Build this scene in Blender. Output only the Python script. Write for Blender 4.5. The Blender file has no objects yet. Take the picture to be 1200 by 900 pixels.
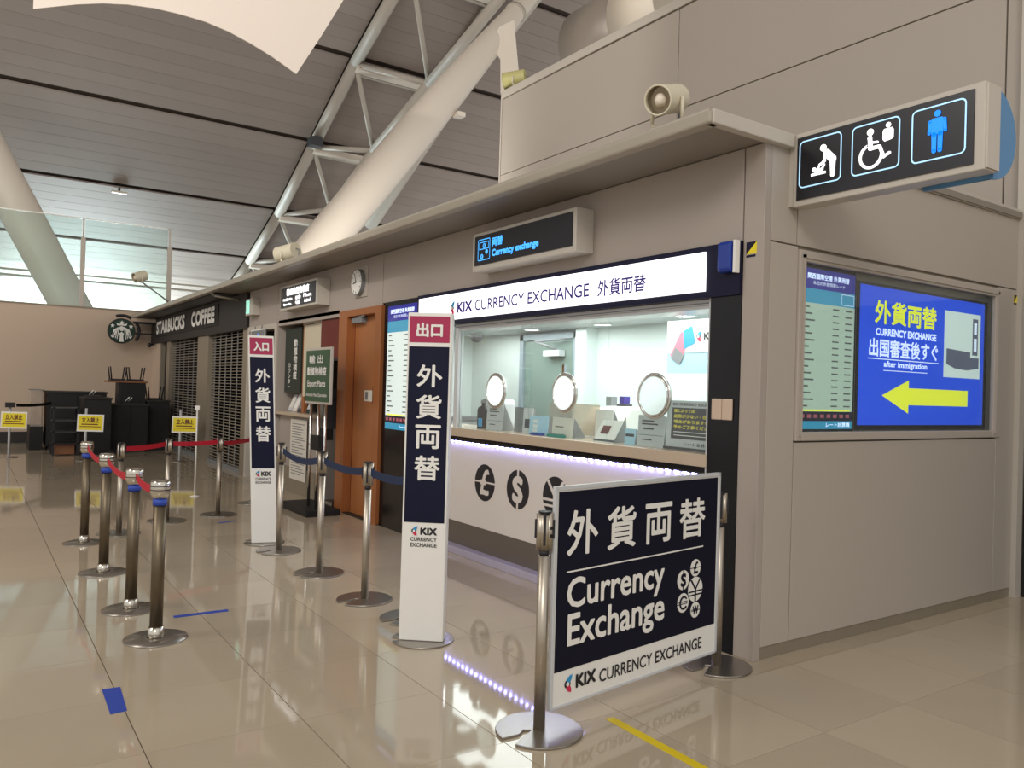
import bpy, math, random
from mathutils import Vector, Matrix
random.seed(7)
PI = math.pi
C = bpy.context.scene.collection
sc = bpy.context.scene

# ------------------------------------------------------------------ camera
YAW, PITCH, ROLL, FPX, EYE = 0.972094869, 0.00773524306, 0.0290171416, 936.906563, 1.55
fwd = Vector((-math.sin(YAW)*math.cos(PITCH), math.cos(YAW)*math.cos(PITCH), math.sin(PITCH)))
r0 = Vector((math.cos(YAW), math.sin(YAW), 0)); u0 = r0.cross(fwd)
right = math.cos(ROLL)*r0 + math.sin(ROLL)*u0
up = -math.sin(ROLL)*r0 + math.cos(ROLL)*u0
cam = bpy.data.cameras.new('camera'); cam_o = bpy.data.objects.new('camera', cam); C.objects.link(cam_o)
m = Matrix((right, up, -fwd)).transposed().to_4x4(); m.translation = (0, 0, EYE)
cam_o.matrix_world = m
cam.sensor_fit = 'HORIZONTAL'; cam.sensor_width = 36; cam.lens = 36*FPX/1200; cam.clip_end = 200
sc.camera = cam_o

# ------------------------------------------------------------------ world, lamps, exposure
sc.view_settings.view_transform = 'Standard'; sc.view_settings.look = 'None'
sc.view_settings.gamma = 1; sc.view_settings.use_curve_mapping = False
sc.view_settings.exposure = 0.16
world = bpy.data.worlds.new('hall_air'); sc.world = world; world.use_nodes = True
bg = world.node_tree.nodes['Background']
bg.inputs['Color'].default_value = (1.0, 0.965, 0.925, 1); bg.inputs['Strength'].default_value = 0.68

def area(name, loc, aim, size, watts, color, size_y=None):
    l = bpy.data.lights.new(name, 'AREA'); l.energy = watts; l.color = color
    l.shape = 'RECTANGLE'; l.size = size; l.size_y = size_y or size
    o = bpy.data.objects.new(name, l); C.objects.link(o); o.location = loc
    o.rotation_euler = (Vector(aim)-Vector(loc)).to_track_quat('-Z', 'Y').to_euler()
    return o
WARM = (1.0, .95, .885)
area('hall_lamp', (6, -5, 9.5), (-6, 3, 1), 4.0, 460, WARM)
area('hall_lamp', (-7, -8, 9.5), (-11, 3, 0), 4.0, 300, WARM)
def spotlamp(name, loc, aim, watts, color, deg):
    l = bpy.data.lights.new(name, 'SPOT'); l.energy = watts; l.color = color; l.spot_size = math.radians(deg); l.spot_blend = .3; l.shadow_soft_size = .15
    o = bpy.data.objects.new(name, l); C.objects.link(o); o.location = loc
    o.rotation_euler = (Vector(aim)-Vector(loc)).to_track_quat('-Z', 'Y').to_euler(); return o
spotlamp('scoop_fill_spot', (1.5, -7.0, 9.0), (-9, 2.4, 6.6), 2600, WARM, 34)  # unseen spot added only to brighten the membrane scoop
area('uplight', (-12.0, 5.6, 3.4), (-20, 9, 12), 1.6, 165, WARM)
area('uplight', (-16.0, -6.0, 3.4), (-24, -2, 12), 2.5, 260, WARM)
area('cool_uplight', (-40.0, 4.0, .4), (-38.5, 4, 6), 5.0, 14500, (.80, .96, 1.0), 34.0)
area('kiosk_lamp', (-5.4, 4.75, 2.23), (-5.4, 4.75, 0), 3.4, 62, (.99, 1.0, .99), 1.0)
area('kiosk_lamp', (-7.6, 5.1, 2.23), (-7.6, 5.1, 0), 2.4, 26, (.99, 1.0, .99), .6)

# ------------------------------------------------------------------ materials
def lin(c):
    return tuple(((v/255)/12.92 if v/255 <= .04045 else ((v/255+.055)/1.055)**2.4) for v in c)
MATS = {}
def mat(name, rgb, rough=.5, metal=0, var=0, scale=8, bump=0, emit=0, spec=.5, rand=0, aniso=None):
    m = bpy.data.materials.new(name); m.use_nodes = True; nt = m.node_tree; N = nt.nodes; L = nt.links
    b = N['Principled BSDF']; c = lin(rgb) + (1,)
    b.inputs['Base Color'].default_value = c
    b.inputs['Roughness'].default_value = rough; b.inputs['Metallic'].default_value = metal
    b.inputs['Specular IOR Level'].default_value = spec
    if var or bump or rand:
        tc = N.new('ShaderNodeTexCoord'); nz = N.new('ShaderNodeTexNoise')
        nz.inputs['Scale'].default_value = scale; nz.inputs['Detail'].default_value = 5
        L.new(tc.outputs['Object'], nz.inputs['Vector'])
        if aniso:
            mp = N.new('ShaderNodeMapping'); mp.inputs['Scale'].default_value = aniso
            L.new(tc.outputs['Object'], mp.inputs['Vector']); L.new(mp.outputs['Vector'], nz.inputs['Vector'])
        hsv = N.new('ShaderNodeHueSaturation'); hsv.inputs['Color'].default_value = c
        mr = N.new('ShaderNodeMapRange'); mr.inputs['To Min'].default_value = 1-var; mr.inputs['To Max'].default_value = 1+var
        L.new(nz.outputs['Fac'], mr.inputs['Value'])
        src = mr.outputs['Result']
        if rand:
            oi = N.new('ShaderNodeObjectInfo'); m2 = N.new('ShaderNodeMapRange')
            m2.inputs['To Min'].default_value = 1-rand; m2.inputs['To Max'].default_value = 1+rand
            L.new(oi.outputs['Random'], m2.inputs['Value'])
            mu = N.new('ShaderNodeMath'); mu.operation = 'MULTIPLY'
            L.new(src, mu.inputs[0]); L.new(m2.outputs['Result'], mu.inputs[1]); src = mu.outputs[0]
        L.new(src, hsv.inputs['Value']); L.new(hsv.outputs['Color'], b.inputs['Base Color'])
        if bump:
            bp = N.new('ShaderNodeBump'); bp.inputs['Strength'].default_value = bump; bp.inputs['Distance'].default_value = .01
            L.new(nz.outputs['Fac'], bp.inputs['Height']); L.new(bp.outputs['Normal'], b.inputs['Normal'])
    if emit:
        b.inputs['Emission Color'].default_value = c; b.inputs['Emission Strength'].default_value = emit
    MATS[name] = m
    return m
M = {}
M['tile'] = mat('polished_beige_tile', (186, 172, 150), .05, var=.04, scale=2.2, rand=.06, spec=.55)
M['grout'] = mat('floor_grout', (92, 80, 64), .8, var=.1, scale=30)
M['panel'] = mat('grey_beige_wall_panel', (180, 171, 160), .42, var=.02, scale=1.5, rand=.008)
M['panel_front'] = mat('taupe_wall_panel', (170, 159, 150), .45, var=.02, scale=1.5)
M['trim'] = mat('light_metal_trim', (196, 189, 178), .35, var=.02, scale=5)
M['farwall'] = mat('beige_plaster', (196, 176, 156), .7, var=.03, scale=1.2)
M['skirt'] = mat('dark_skirting', (38, 35, 32), .5, var=.1)
M['base'] = mat('grey_brown_base', (142, 132, 116), .35, .1, var=.05)
M['roof'] = mat('grey_roof_board', (150, 138, 130), .6, var=.05, scale=.8, rand=.05)
M['roofdark'] = mat('dark_roof_gap', (74, 62, 54), .8, var=.1)
M['steel_white'] = mat('white_painted_steel', (226, 216, 202), .38, var=.015, scale=1)
M['truss'] = mat('pale_truss_paint', (188, 180, 168), .5, var=.03, scale=1)
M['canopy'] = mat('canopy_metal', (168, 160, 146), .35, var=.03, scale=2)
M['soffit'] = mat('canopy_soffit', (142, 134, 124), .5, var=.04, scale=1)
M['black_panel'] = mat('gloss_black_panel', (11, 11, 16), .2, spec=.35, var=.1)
M['black_matt'] = mat('matt_black', (24, 22, 22), .6, var=.15, scale=6)
M['charcoal'] = mat('charcoal_fascia', (34, 33, 33), .5, var=.06, scale=2)
M['navy'] = mat('navy_print', (10, 12, 44), .4, spec=.25, var=.04)
M['navy2'] = mat('navy_banner_cloth', (11, 12, 34), .6, spec=.25, var=.05, scale=20)
M['crimson'] = mat('crimson_print', (172, 40, 84), .4, var=.02)
M['white'] = mat('white_print', (240, 238, 232), .4, var=.01)
M['offwhite'] = mat('off_white_panel', (226, 218, 210), .35, var=.015, scale=2)
M['ink'] = mat('dark_ink', (28, 26, 32), .5, var=.03)
M['violet_ink'] = mat('violet_blue_ink', (58, 36, 140), .5, var=.03)
M['steel'] = mat('brushed_steel', (190, 181, 167), .36, 1, var=.06, scale=60, aniso=(6, 6, .4))
M['steel_dark'] = mat('bronze_steel', (122, 110, 92), .42, 1, var=.05, scale=40, aniso=(6, 6, .4))
M['chrome'] = mat('chrome', (225, 225, 222), .08, 1, var=.02)
M['disc'] = mat('spun_steel_base', (164, 158, 150), .30, .9, var=.05, scale=40)
M['cap'] = mat('silver_cap', (214, 208, 196), .18, 1, var=.04, scale=30)
M['bluetape'] = mat('blue_tape', (44, 74, 176), .5, var=.04)
M['yellowtape'] = mat('yellow_tape', (226, 200, 22), .5, var=.04)
M['red'] = mat('red_belt', (196, 24, 48), .6, var=.06, scale=60)
M['navybelt'] = mat('navy_belt', (26, 44, 78), .6, var=.06, scale=60)
M['blackbelt'] = mat('black_belt', (20, 20, 24), .6, var=.06)
M['wood'] = mat('orange_wood', (168, 106, 60), .38, var=.10, scale=6, aniso=(5, 5, .5))
M['wood_dark'] = mat('orange_wood_frame', (160, 98, 54), .38, var=.10, scale=6, aniso=(5, 5, .5))
M['maroon'] = mat('maroon_panel', (104, 36, 26), .5, var=.06)
M['green'] = mat('green_board', (48, 88, 60), .4, var=.04)
M['darkgreen'] = mat('dark_green_poster', (34, 46, 40), .5, var=.05)
M['cream'] = mat('cream_board', (206, 196, 172), .6, var=.03)
M['kiosk_wall'] = mat('kiosk_white_wall', (222, 232, 228), .5, var=.01)
M['kiosk_ceiling'] = mat('kiosk_ceiling', (200, 206, 206), .6, var=.01)
M['frost'] = mat('grey_green_door_glass', (128, 148, 140), .25, var=.06, scale=2)
M['doorframe'] = mat('blue_grey_frame', (150, 164, 172), .35, var=.03)
M['ledge'] = mat('beige_stone_ledge', (196, 178, 156), .22, var=.05, scale=30)
M['plinth'] = mat('grey_steel_plinth', (124, 116, 108), .28, .6, var=.05, aniso=(1, 1, 12))
M['kick'] = mat('lavender_grey_kick', (190, 184, 204), .3, .2, var=.03)
M['grey'] = mat('mid_grey', (128, 130, 132), .5, var=.03)
M['dgrey'] = mat('dark_grey', (62, 64, 68), .5, var=.03)
M['acryl'] = mat('pale_grey_plastic', (202, 204, 206), .3, var=.02)
M['ivory'] = mat('ivory_paint', (222, 214, 190), .4, var=.02)
M['olive'] = mat('pale_olive_paint', (196, 190, 128), .45, var=.03)
M['lens'] = mat('lamp_lens', (150, 140, 120), .08, .6, var=.1)
M['duct'] = mat('duct_metal', (156, 146, 136), .4, .2, var=.03, scale=1)
M['duct_white'] = mat('white_duct_paint', (240, 228, 210), .4, var=.01)
M['sail'] = mat('white_membrane', (246, 234, 222), .6, var=.01, scale=1)
M['sky_blue'] = mat('sky_blue_plastic', (84, 138, 186), .35, var=.03)
M['blue_plastic'] = mat('blue_plastic', (30, 58, 150), .3, var=.05)
M['kix_blue'] = mat('logo_blue', (40, 150, 205), .5, var=.01)
M['kix_red'] = mat('logo_red', (214, 40, 84), .5, var=.01)
M['yellow_sign'] = mat('yellow_notice', (236, 216, 36), .5, var=.04)
M['green_ink'] = mat('dark_green_ink', (20, 52, 40), .4, var=.05)
M['brown'] = mat('brown_board', (140, 92, 60), .6, var=.08)
M['teal'] = mat('teal_tray', (20, 140, 130), .4, var=.03)
M['pink'] = mat('pink_print', (226, 120, 140), .5, var=.02)
M['paleblue'] = mat('pale_blue_print', (176, 214, 234), .4, var=.02)
M['paper'] = mat('paper', (226, 220, 208), .7, var=.02)
M['switch'] = mat('beige_plate', (206, 184, 164), .5, var=.02)
# things that give off light
M['lightbox'] = mat('lit_white_face', (250, 250, 255), .5, emit=1.15, var=.01)
M['led'] = mat('led_light', (150, 150, 255), .5, emit=60)
M['downlight'] = mat('lit_downlight', (255, 255, 255), .5, emit=4)
M['lit_white'] = mat('lit_pictogram_white', (255, 255, 255), .5, emit=1.1)
M['lit_edge'] = mat('lit_outline_blue_white', (170, 215, 245), .5, emit=.7)
M['lit_blue'] = mat('lit_pictogram_blue', (20, 130, 240), .5, emit=.9)
M['lit_lettering_blue'] = mat('lit_lettering_blue', (70, 170, 250), .5, emit=.9)
M['sign_black'] = mat('sign_black_face', (20, 20, 28), .3, emit=.0, var=.03)
M['scr_blue'] = mat('screen_blue', (26, 78, 220), .15, emit=.62)
M['scr_navy'] = mat('screen_navy', (40, 40, 140), .15, emit=.5)
M['scr_cyan'] = mat('screen_cyan', (48, 140, 176), .15, emit=.55)
M['scr_green'] = mat('screen_pale_green', (168, 186, 172), .15, emit=.55)
M['scr_white'] = mat('screen_white', (206, 220, 216), .15, emit=.62)
M['scr_yellow'] = mat('screen_yellow', (226, 230, 60), .15, emit=.7)
M['scr_text'] = mat('screen_white_text', (225, 235, 255), .15, emit=.7)
M['scr_dark'] = mat('screen_dark', (22, 24, 50), .15, emit=.3)
M['scr_grey'] = mat('screen_picture_grey', (96, 100, 120), .15, emit=.5)
M['exit_green'] = mat('lit_exit_green', (150, 226, 204), .5, emit=.8)
M['screen_glass_black'] = mat('screen_bezel_black', (10, 12, 16), .12, var=.05)

def glass(name, tint, refl=1.0, alpha=.9, back='ShaderNodeBsdfDiffuse'):
    m = bpy.data.materials.new(name); m.use_nodes = True; nt = m.node_tree; N = nt.nodes; L = nt.links
    N.remove(N['Principled BSDF']); out = N['Material Output']
    tr = N.new('ShaderNodeBsdfTransparent'); tr.inputs['Color'].default_value = lin(tint) + (1,)
    gl = N.new('ShaderNodeBsdfGlossy'); gl.inputs['Roughness'].default_value = .02
    lw = N.new('ShaderNodeLayerWeight'); pw = N.new('ShaderNodeMath'); pw.operation = 'POWER'; pw.inputs[1].default_value = 5
    ma = N.new('ShaderNodeMath'); ma.operation = 'MULTIPLY_ADD'; ma.inputs[1].default_value = .9; ma.inputs[2].default_value = .035
    mx = N.new('ShaderNodeMixShader'); L.new(lw.outputs['Facing'], pw.inputs[0]); L.new(pw.outputs[0], ma.inputs[0]); L.new(ma.outputs[0], mx.inputs['Fac'])
    L.new(tr.outputs[0], mx.inputs[1]); L.new(gl.outputs[0], mx.inputs[2])
    df = N.new(back); df.inputs['Color'].default_value = (.93, .94, .94, 1)
    m2 = N.new('ShaderNodeMixShader'); m2.inputs['Fac'].default_value = 1-alpha
    L.new(mx.outputs[0], m2.inputs[1]); L.new(df.outputs[0], m2.inputs[2])
    L.new(m2.outputs[0], out.inputs['Surface'])
    return m
M['glass'] = glass('clear_glass', (246, 251, 250), alpha=.97)
M['glass_haze'] = glass('balustrade_glass', (240, 248, 246), alpha=.95)
M['acrylic'] = glass('white_tinted_acrylic', (250, 252, 252), alpha=.2, back='ShaderNodeBsdfTranslucent')
M['acrylic_clear'] = glass('brown_tinted_acrylic', (225, 214, 200), alpha=.8)

# ------------------------------------------------------------------ mesh helpers
LOC = {}
class MB:
    def __init__(s): s.v = []; s.f = []; s.sm = []
    def add(s, vs, fs, smooth=False):
        o = len(s.v); s.v += [Vector(p) for p in vs]
        for f in fs: s.f.append([i+o for i in f]); s.sm.append(smooth)
        return s
    def box(s, x0, x1, y0, y1, z0, z1):
        return s.add([(x, y, z) for z in (z0, z1) for y in (y0, y1) for x in (x0, x1)],
                     [(0, 2, 3, 1), (4, 5, 7, 6), (0, 1, 5, 4), (1, 3, 7, 5), (3, 2, 6, 7), (2, 0, 4, 6)])
    def fbox(s, F, x0, x1, y0, y1, d0, d1):
        o = len(s.v); s.box(x0, x1, y0, y1, d0, d1)
        for i in range(o, len(s.v)): s.v[i] = F @ s.v[i]
        return s
    def prism(s, F, pts, d0, d1, smooth=False):
        n = len(pts); vs = [F @ Vector((x, y, d)) for d in (d0, d1) for x, y in pts]
        a = sum(pts[i][0]*pts[(i+1) % n][1]-pts[(i+1) % n][0]*pts[i][1] for i in range(n))
        fr = list(range(n, 2*n)); bk = list(range(n))[::-1]
        sides = [(i, (i+1) % n, n+(i+1) % n, n+i) for i in range(n)]
        if a < 0: fr = fr[::-1]; bk = bk[::-1]; sides = [q[::-1] for q in sides]
        s.add(vs, [fr, bk]); o = len(s.v)-2*n
        for q in sides: s.f.append([i+o for i in q]); s.sm.append(smooth)
        return s
    def cyl(s, a, b, r0, r1=None, n=20, caps=True):
        a = Vector(a); b = Vector(b); r1 = r0 if r1 is None else r1
        d = (b-a).normalized(); t = Vector((0, 0, 1)) if abs(d.z) < .9 else Vector((1, 0, 0))
        u = d.cross(t).normalized(); w = d.cross(u)
        vs = []
        for c, r in ((a, r0), (b, r1)):
            for i in range(n):
                q = 2*PI*i/n; vs.append(c + r*(math.cos(q)*u+math.sin(q)*w))
        s.add(vs, [(i, (i+1) % n, n+(i+1) % n, n+i) for i in range(n)], True)
        if caps:
            o = len(s.v)-2*n
            s.f.append([o+i for i in range(n)][::-1]); s.sm.append(False)
            s.f.append([o+n+i for i in range(n)]); s.sm.append(False)
        return s
    def lathe(s, prof, c=(0, 0, 0), n=32):
        c = Vector(c); vs = []
        for r, z in prof:
            for i in range(n): vs.append(c+Vector((r*math.cos(2*PI*i/n), r*math.sin(2*PI*i/n), z)))
        fs = []
        for k in range(len(prof)-1):
            for i in range(n): fs.append((k*n+i, k*n+(i+1) % n, (k+1)*n+(i+1) % n, (k+1)*n+i))
        s.add(vs, fs, True); o = len(s.v)-len(vs)
        s.f.append([o+i for i in range(n)][::-1]); s.sm.append(False)
        s.f.append([o+(len(prof)-1)*n+i for i in range(n)]); s.sm.append(False)
        return s
    def torus(s, F, cx, cy, d, R, r, n=40, k=10, a0=0, a1=2*PI):
        full = abs(a1-a0-2*PI) < 1e-6; m_ = n if full else n+1; vs = []
        for i in range(m_):
            a = a0+(a1-a0)*i/n
            for j in range(k):
                b = 2*PI*j/k; q = R+r*math.cos(b)
                vs.append(F @ Vector((cx+q*math.cos(a), cy+q*math.sin(a), d+r*math.sin(b))))
        fs = []
        for i in range(n):
            i2 = (i+1) % m_
            for j in range(k): fs.append((i*k+j, i2*k+j, i2*k+(j+1) % k, i*k+(j+1) % k))
        return s.add(vs, fs, True)
    def tube(s, pts, r, n=10):
        for a, b in zip(pts, pts[1:]): s.cyl(a, b, r, n=n)
        return s
    def build(s, name, m, parent=None, loc=None, smooth=None, bev=0):
        base = LOC[parent.name] if parent else Vector(loc if loc is not None else (0, 0, 0))
        me = bpy.data.meshes.new(name); me.from_pydata([tuple(v-base) for v in s.v], [], s.f)
        me.polygons.foreach_set('use_smooth', s.sm); me.update()
        me.materials.append(M[m] if isinstance(m, str) else m)
        o = bpy.data.objects.new(name, me); C.objects.link(o)
        LOC[o.name] = base
        if parent: o.parent = parent
        else: o.location = base
        if bev:
            b = o.modifiers.new('edge', 'BEVEL'); b.width = bev; b.segments = 2; b.limit_method = 'ANGLE'
        return o
def frame(o, u, v):
    u = Vector(u).normalized(); v = Vector(v).normalized(); n = u.cross(v)
    m = Matrix((u, v, n)).transposed().to_4x4(); m.translation = Vector(o); return m
FA = frame((0, 3.84, 0), (1, 0, 0), (0, 0, 1))      # facade, facing the hall
FS = frame((-3.05, 0, 0), (0, 1, 0), (0, 0, 1))     # side wall, facing the corridor
def tag(o, label, cat, group=None, kind=None):
    o['label'] = label; o['category'] = cat
    if group: o['group'] = group
    if kind: o['kind'] = kind
    return o
def thing(name, loc, label, cat, group=None):
    o = bpy.data.objects.new(name, None); C.objects.link(o); o.location = loc; o.empty_display_size = .1
    LOC[o.name] = Vector(loc); return tag(o, label, cat, group)
def struct(o): o['kind'] = 'structure'; return o
def copy_tree(o, loc, label):
    r = o.copy(); C.objects.link(r); r.location = loc; r['label'] = label
    LOC[r.name] = Vector(loc)
    for ch in list(o.children):
        c = ch.copy(); C.objects.link(c); c.parent = r
        for g in list(ch.children):
            d = g.copy(); C.objects.link(d); d.parent = c
    return r
def circ(cx, cy, r, n=40, ry=None):
    ry = ry or r
    return [(cx+r*math.cos(2*PI*i/n), cy+ry*math.sin(2*PI*i/n)) for i in range(n)]
def rrect(x0, y0, x1, y1, r, n=6):
    p = []
    for cx, cy, a in ((x1-r, y0+r, -PI/2), (x1-r, y1-r, 0), (x0+r, y1-r, PI/2), (x0+r, y0+r, PI)):
        for i in range(n+1): q = a+PI/2*i/n; p.append((cx+r*math.cos(q), cy+r*math.sin(q)))
    return p

# ------------------------------------------------------------------ lettering
_tc = {}
def glyphs(body, leading=1.0, align='LEFT'):
    k = (body, leading, align)
    if k in _tc: return _tc[k]
    c = bpy.data.curves.new('t', 'FONT'); c.body = body; c.size = 1; c.resolution_u = 3
    c.space_line = leading; c.align_x = align
    o = bpy.data.objects.new('t', c); C.objects.link(o)
    dg = bpy.context.evaluated_depsgraph_get(); me = bpy.data.meshes.new_from_object(o.evaluated_get(dg))
    vs = [tuple(v.co) for v in me.vertices]; fs = [list(p.vertices) for p in me.polygons]
    bpy.data.objects.remove(o); bpy.data.curves.remove(c); bpy.data.meshes.remove(me)
    _tc[k] = (vs, fs); return _tc[k]
def text_into(mb, F, body, x0, y0, x1, y1, d, bold=0, leading=1.0, align='LEFT', keep=False):
    vs, fs = glyphs(body, leading, align)
    if not vs: return
    xs = [v[0] for v in vs]; ys = [v[1] for v in vs]
    ax, bx, ay, by = min(xs), max(xs), min(ys), max(ys)
    sx = (x1-x0-2*bold)/(bx-ax or 1); sy = (y1-y0-2*bold)/(by-ay or 1)
    offs = [(0, 0)]
    if bold: offs = [(bold*math.cos(PI/4*i), bold*math.sin(PI/4*i)) for i in range(8)] + [(0, 0)]
    for q, (ox, oy) in enumerate(offs):
        mb.add([F @ Vector((x0+bold+(v[0]-ax)*sx+ox, y0+bold+(v[1]-ay)*sy+oy, d+q*.00012)) for v in vs], fs)
def lettering(F, items, m, parent, d=.003, name='lettering'):
    for it in items:
        mb = MB(); body, x0, y0, x1, y1 = it[:5]
        text_into(mb, F, body, x0, y0, x1, y1, d, it[5] if len(it) > 5 else 0, it[6] if len(it) > 6 else 1.0, it[7] if len(it) > 7 else 'LEFT')
        o = mb.build(name, m, parent)
    return o
def logo_mark(F, cx, cy, h, d, parent, outline=True):
    """small leaf shaped mark, blue wing over a red wing, white eye"""
    def leaf(ax, ay, bx, by, w):
        n = 10; p = []
        for i in range(n+1):
            t = i/n; x = ax+(bx-ax)*t; y = ay+(by-ay)*t; k = w*math.sin(PI*min(1, t*.9+.1))
            nx, ny = -(by-ay), (bx-ax); l = math.hypot(nx, ny); p.append((x+nx/l*k, y+ny/l*k))
        for i in range(n, -1, -1):
            t = i/n; x = ax+(bx-ax)*t; y = ay+(by-ay)*t; k = w*math.sin(PI*min(1, t*.9+.1))
            nx, ny = -(by-ay), (bx-ax); l = math.hypot(nx, ny); p.append((x-nx/l*k, y-ny/l*k))
        return p
    mb = MB(); mb.prism(F, circ(cx-.12*h, cy, .27*h, 20), d-.001, d); mb.build('logo_ring', 'ink', parent)
    mb = MB(); mb.prism(F, leaf(cx-.18*h, cy+.05*h, cx+.28*h, cy+.55*h, .17*h), d, d+.001); mb.build('logo_wing', 'kix_blue', parent)
    mb = MB(); mb.prism(F, leaf(cx-.18*h, cy-.05*h, cx+.2*h, cy-.55*h, .17*h), d, d+.0015); mb.build('logo_wing', 'kix_red', parent)
    mb = MB(); mb.prism(F, circ(cx-.12*h, cy, .13*h, 16), d, d+.002); mb.build('logo_eye', 'white', parent)

# ================================================================== SETTING
# floor of large polished tiles: y joints at .655 + k*.672, x joints at -2.236 - k*.672
T = .672
floor = struct(MB().box(-46, 9, -15, 13, -.12, -.006).build('floor', 'grout'))
tm = MB().box(-T/2+.001, T/2-.001, -T/2+.0022, T/2-.0022, -.012, 0)
cells = []
for i in range(-17, 66):
    for j in range(-24, 19):
        x = -2.236-(i+.5)*T; y = .655+(j+.5)*T
        if not (-46 < x < 9 and -15 < y < 13): continue
        if y > 4.3 and x < -3.5: continue
        p = Vector((x, y, -EYE)); dz = p.dot(fwd)
        vis = dz > .4 and abs(p.dot(right)/dz) < .72 and -p.dot(up)/dz < .60
        cells.append((0 if vis else 1, p.length, x, y))
cells.sort()
first = None; rest = MB()
for k, (v, dist, x, y) in enumerate(cells):
    if k < 290:
        if first is None:
            first = tm.build('floor_tile', 'tile', floor); first.location = (x, y, 0); o = first
        else:
            o = first.copy(); C.objects.link(o); o.parent = floor; o.location = (x, y, 0)
    else:
        rest.box(x-T/2+.002, x+T/2-.002, y-T/2+.002, y+T/2-.002, -.012, 0)
o = rest.build('floor_tiles_beyond', 'tile', floor); o['kind'] = 'stuff'

# far wall, X = -21.7
w = struct(MB().box(-22.0, -21.7, -14, 3.95, 0, 3.23).build('wall_left', 'farwall'))
struct(MB().box(-22.02, -21.66, -14, 3.95, 3.23, 3.26).build('trim_1', 'base'))
struct(MB().box(-21.7, -21.67, -14, 3.8, 0, .26).build('baseboard_left', 'skirt'))
struct(MB().box(-21.7, -20.75, 3.84, 4.0, 0, 2.45).build('wall_alcove', 'farwall'))
# upper back wall, Y = 7.1, in large panels
wb = struct(MB().box(-10.92, 1.5, 7.13, 7.5, 0, 6.42).build('wall_back', 'base'))
for x0, x1 in ((-10.92, -6.995), (-6.995, -3.22), (-3.22, 1.5)):
    for z0, z1 in ((2.45, 5.045), (5.045, 6.29)):
        MB().box(x0+.006, x1-.006, 7.1, 7.13, z0+.006, z1-.006).build('wall_panel', 'panel', wb, bev=.004)
MB().box(-10.94, 1.5, 7.08, 7.5, 6.30, 6.42).build('coping', 'trim', wb, bev=.006)
MB().box(-10.95, -10.92, 7.09, 7.5, 3.0, 6.42).build('end_cap', 'trim', wb)
struct(MB().box(-3.06, -3.01, 7.0, 7.12, 0, 6.3).build('trim_2', 'trim'))
MB().box(-3.0, 1.5, 7.085, 7.12, 0, 2.45).build('opening_black_sheet', 'black_matt', wb)  # solid black sheet, paints the dark inside of an opening
# block of rooms: side wall X = -3.05
ws = struct(MB().box(-3.10, -3.07, 3.90, 7.1, .10, 1.25).box(-3.10, -3.07, 3.90, 4.16, 1.25, 3.06).box(-3.10, -3.07, 6.74, 7.1, 1.25, 3.06)
            .box(-3.10, -3.07, 4.16, 6.74, 2.46, 3.06).box(-3.14, -3.10, 3.9, 7.1, 0, 3.06).build('wall_right', 'base'))
for y0, y1, z0, z1 in ((3.90, 4.148, 2.481, 3.05), (4.152, 7.0, 2.481, 3.05), (3.90, 4.165, .075, 2.477), (4.169, 6.70, .075, 1.282), (6.704, 7.0, .075, 2.477)):
    MB().box(-3.07, -3.05, y0+.002, y1-.002, z0+.002, z1-.002).build('wall_panel', 'panel', ws, bev=.003)
struct(MB().box(-3.085, -3.058, 3.9, 7.0, 0, .075).build('baseboard_right', 'base'))
struct(MB().box(-3.12, -3.036, 3.9, 7.1, 3.05, 3.13).build('trim_3', 'trim', bev=.004))
struct(MB().box(-3.2, -3.05, 3.84, 3.90, 0, 3.05).build('trim_4', 'panel_front', bev=.004))
struct(MB().box(-3.2, -3.12, 3.86, 4.1, 0, 3.05).build('trim_5', 'panel_front'))
# facade, Y = 3.84
wf = struct(MB().box(-13.4, -3.2, 3.86, 4.0, 2.49, 3.06).box(-13.4, -11.95, 3.86, 3.95, 2.44, 2.6).build('wall_front', 'panel_front'))
for x0, x1 in ((-13.39, -11.94), (-11.935, -8.26), (-8.255, -3.205)):
    MB().box(x0+.004, x1-.004, 3.84, 3.86, 2.485 if x0 > -9 else 2.44, 3.05).build('wall_panel', 'panel_front', wf, bev=.003)
# canopy roof over the whole block
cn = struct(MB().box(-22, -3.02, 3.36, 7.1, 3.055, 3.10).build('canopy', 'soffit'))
MB().box(-22, -3.01, 3.31, 3.40, 3.045, 3.115).build('edge_profile', 'canopy', cn, bev=.012)
MB().box(-21.98, -13.95, 3.42, 3.80, 3.035, 3.054).build('dark_soffit_panel', 'charcoal', cn)
MB().box(-3.06, -3.0, 3.33, 4.04, 3.045, 3.125).build('edge_profile', 'trim', cn, bev=.006)
MB().cyl((-22, 3.33, 3.115), (-3.02, 3.33, 3.115), .018, n=10).build('edge_pipe', 'canopy', cn)
MB().tube([(-14.0, 3.34, 3.07), (-14.0, 3.42, 3.0), (-13.9, 3.8, 2.95)], .02).build('drain_pipe', 'canopy', cn)

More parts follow.
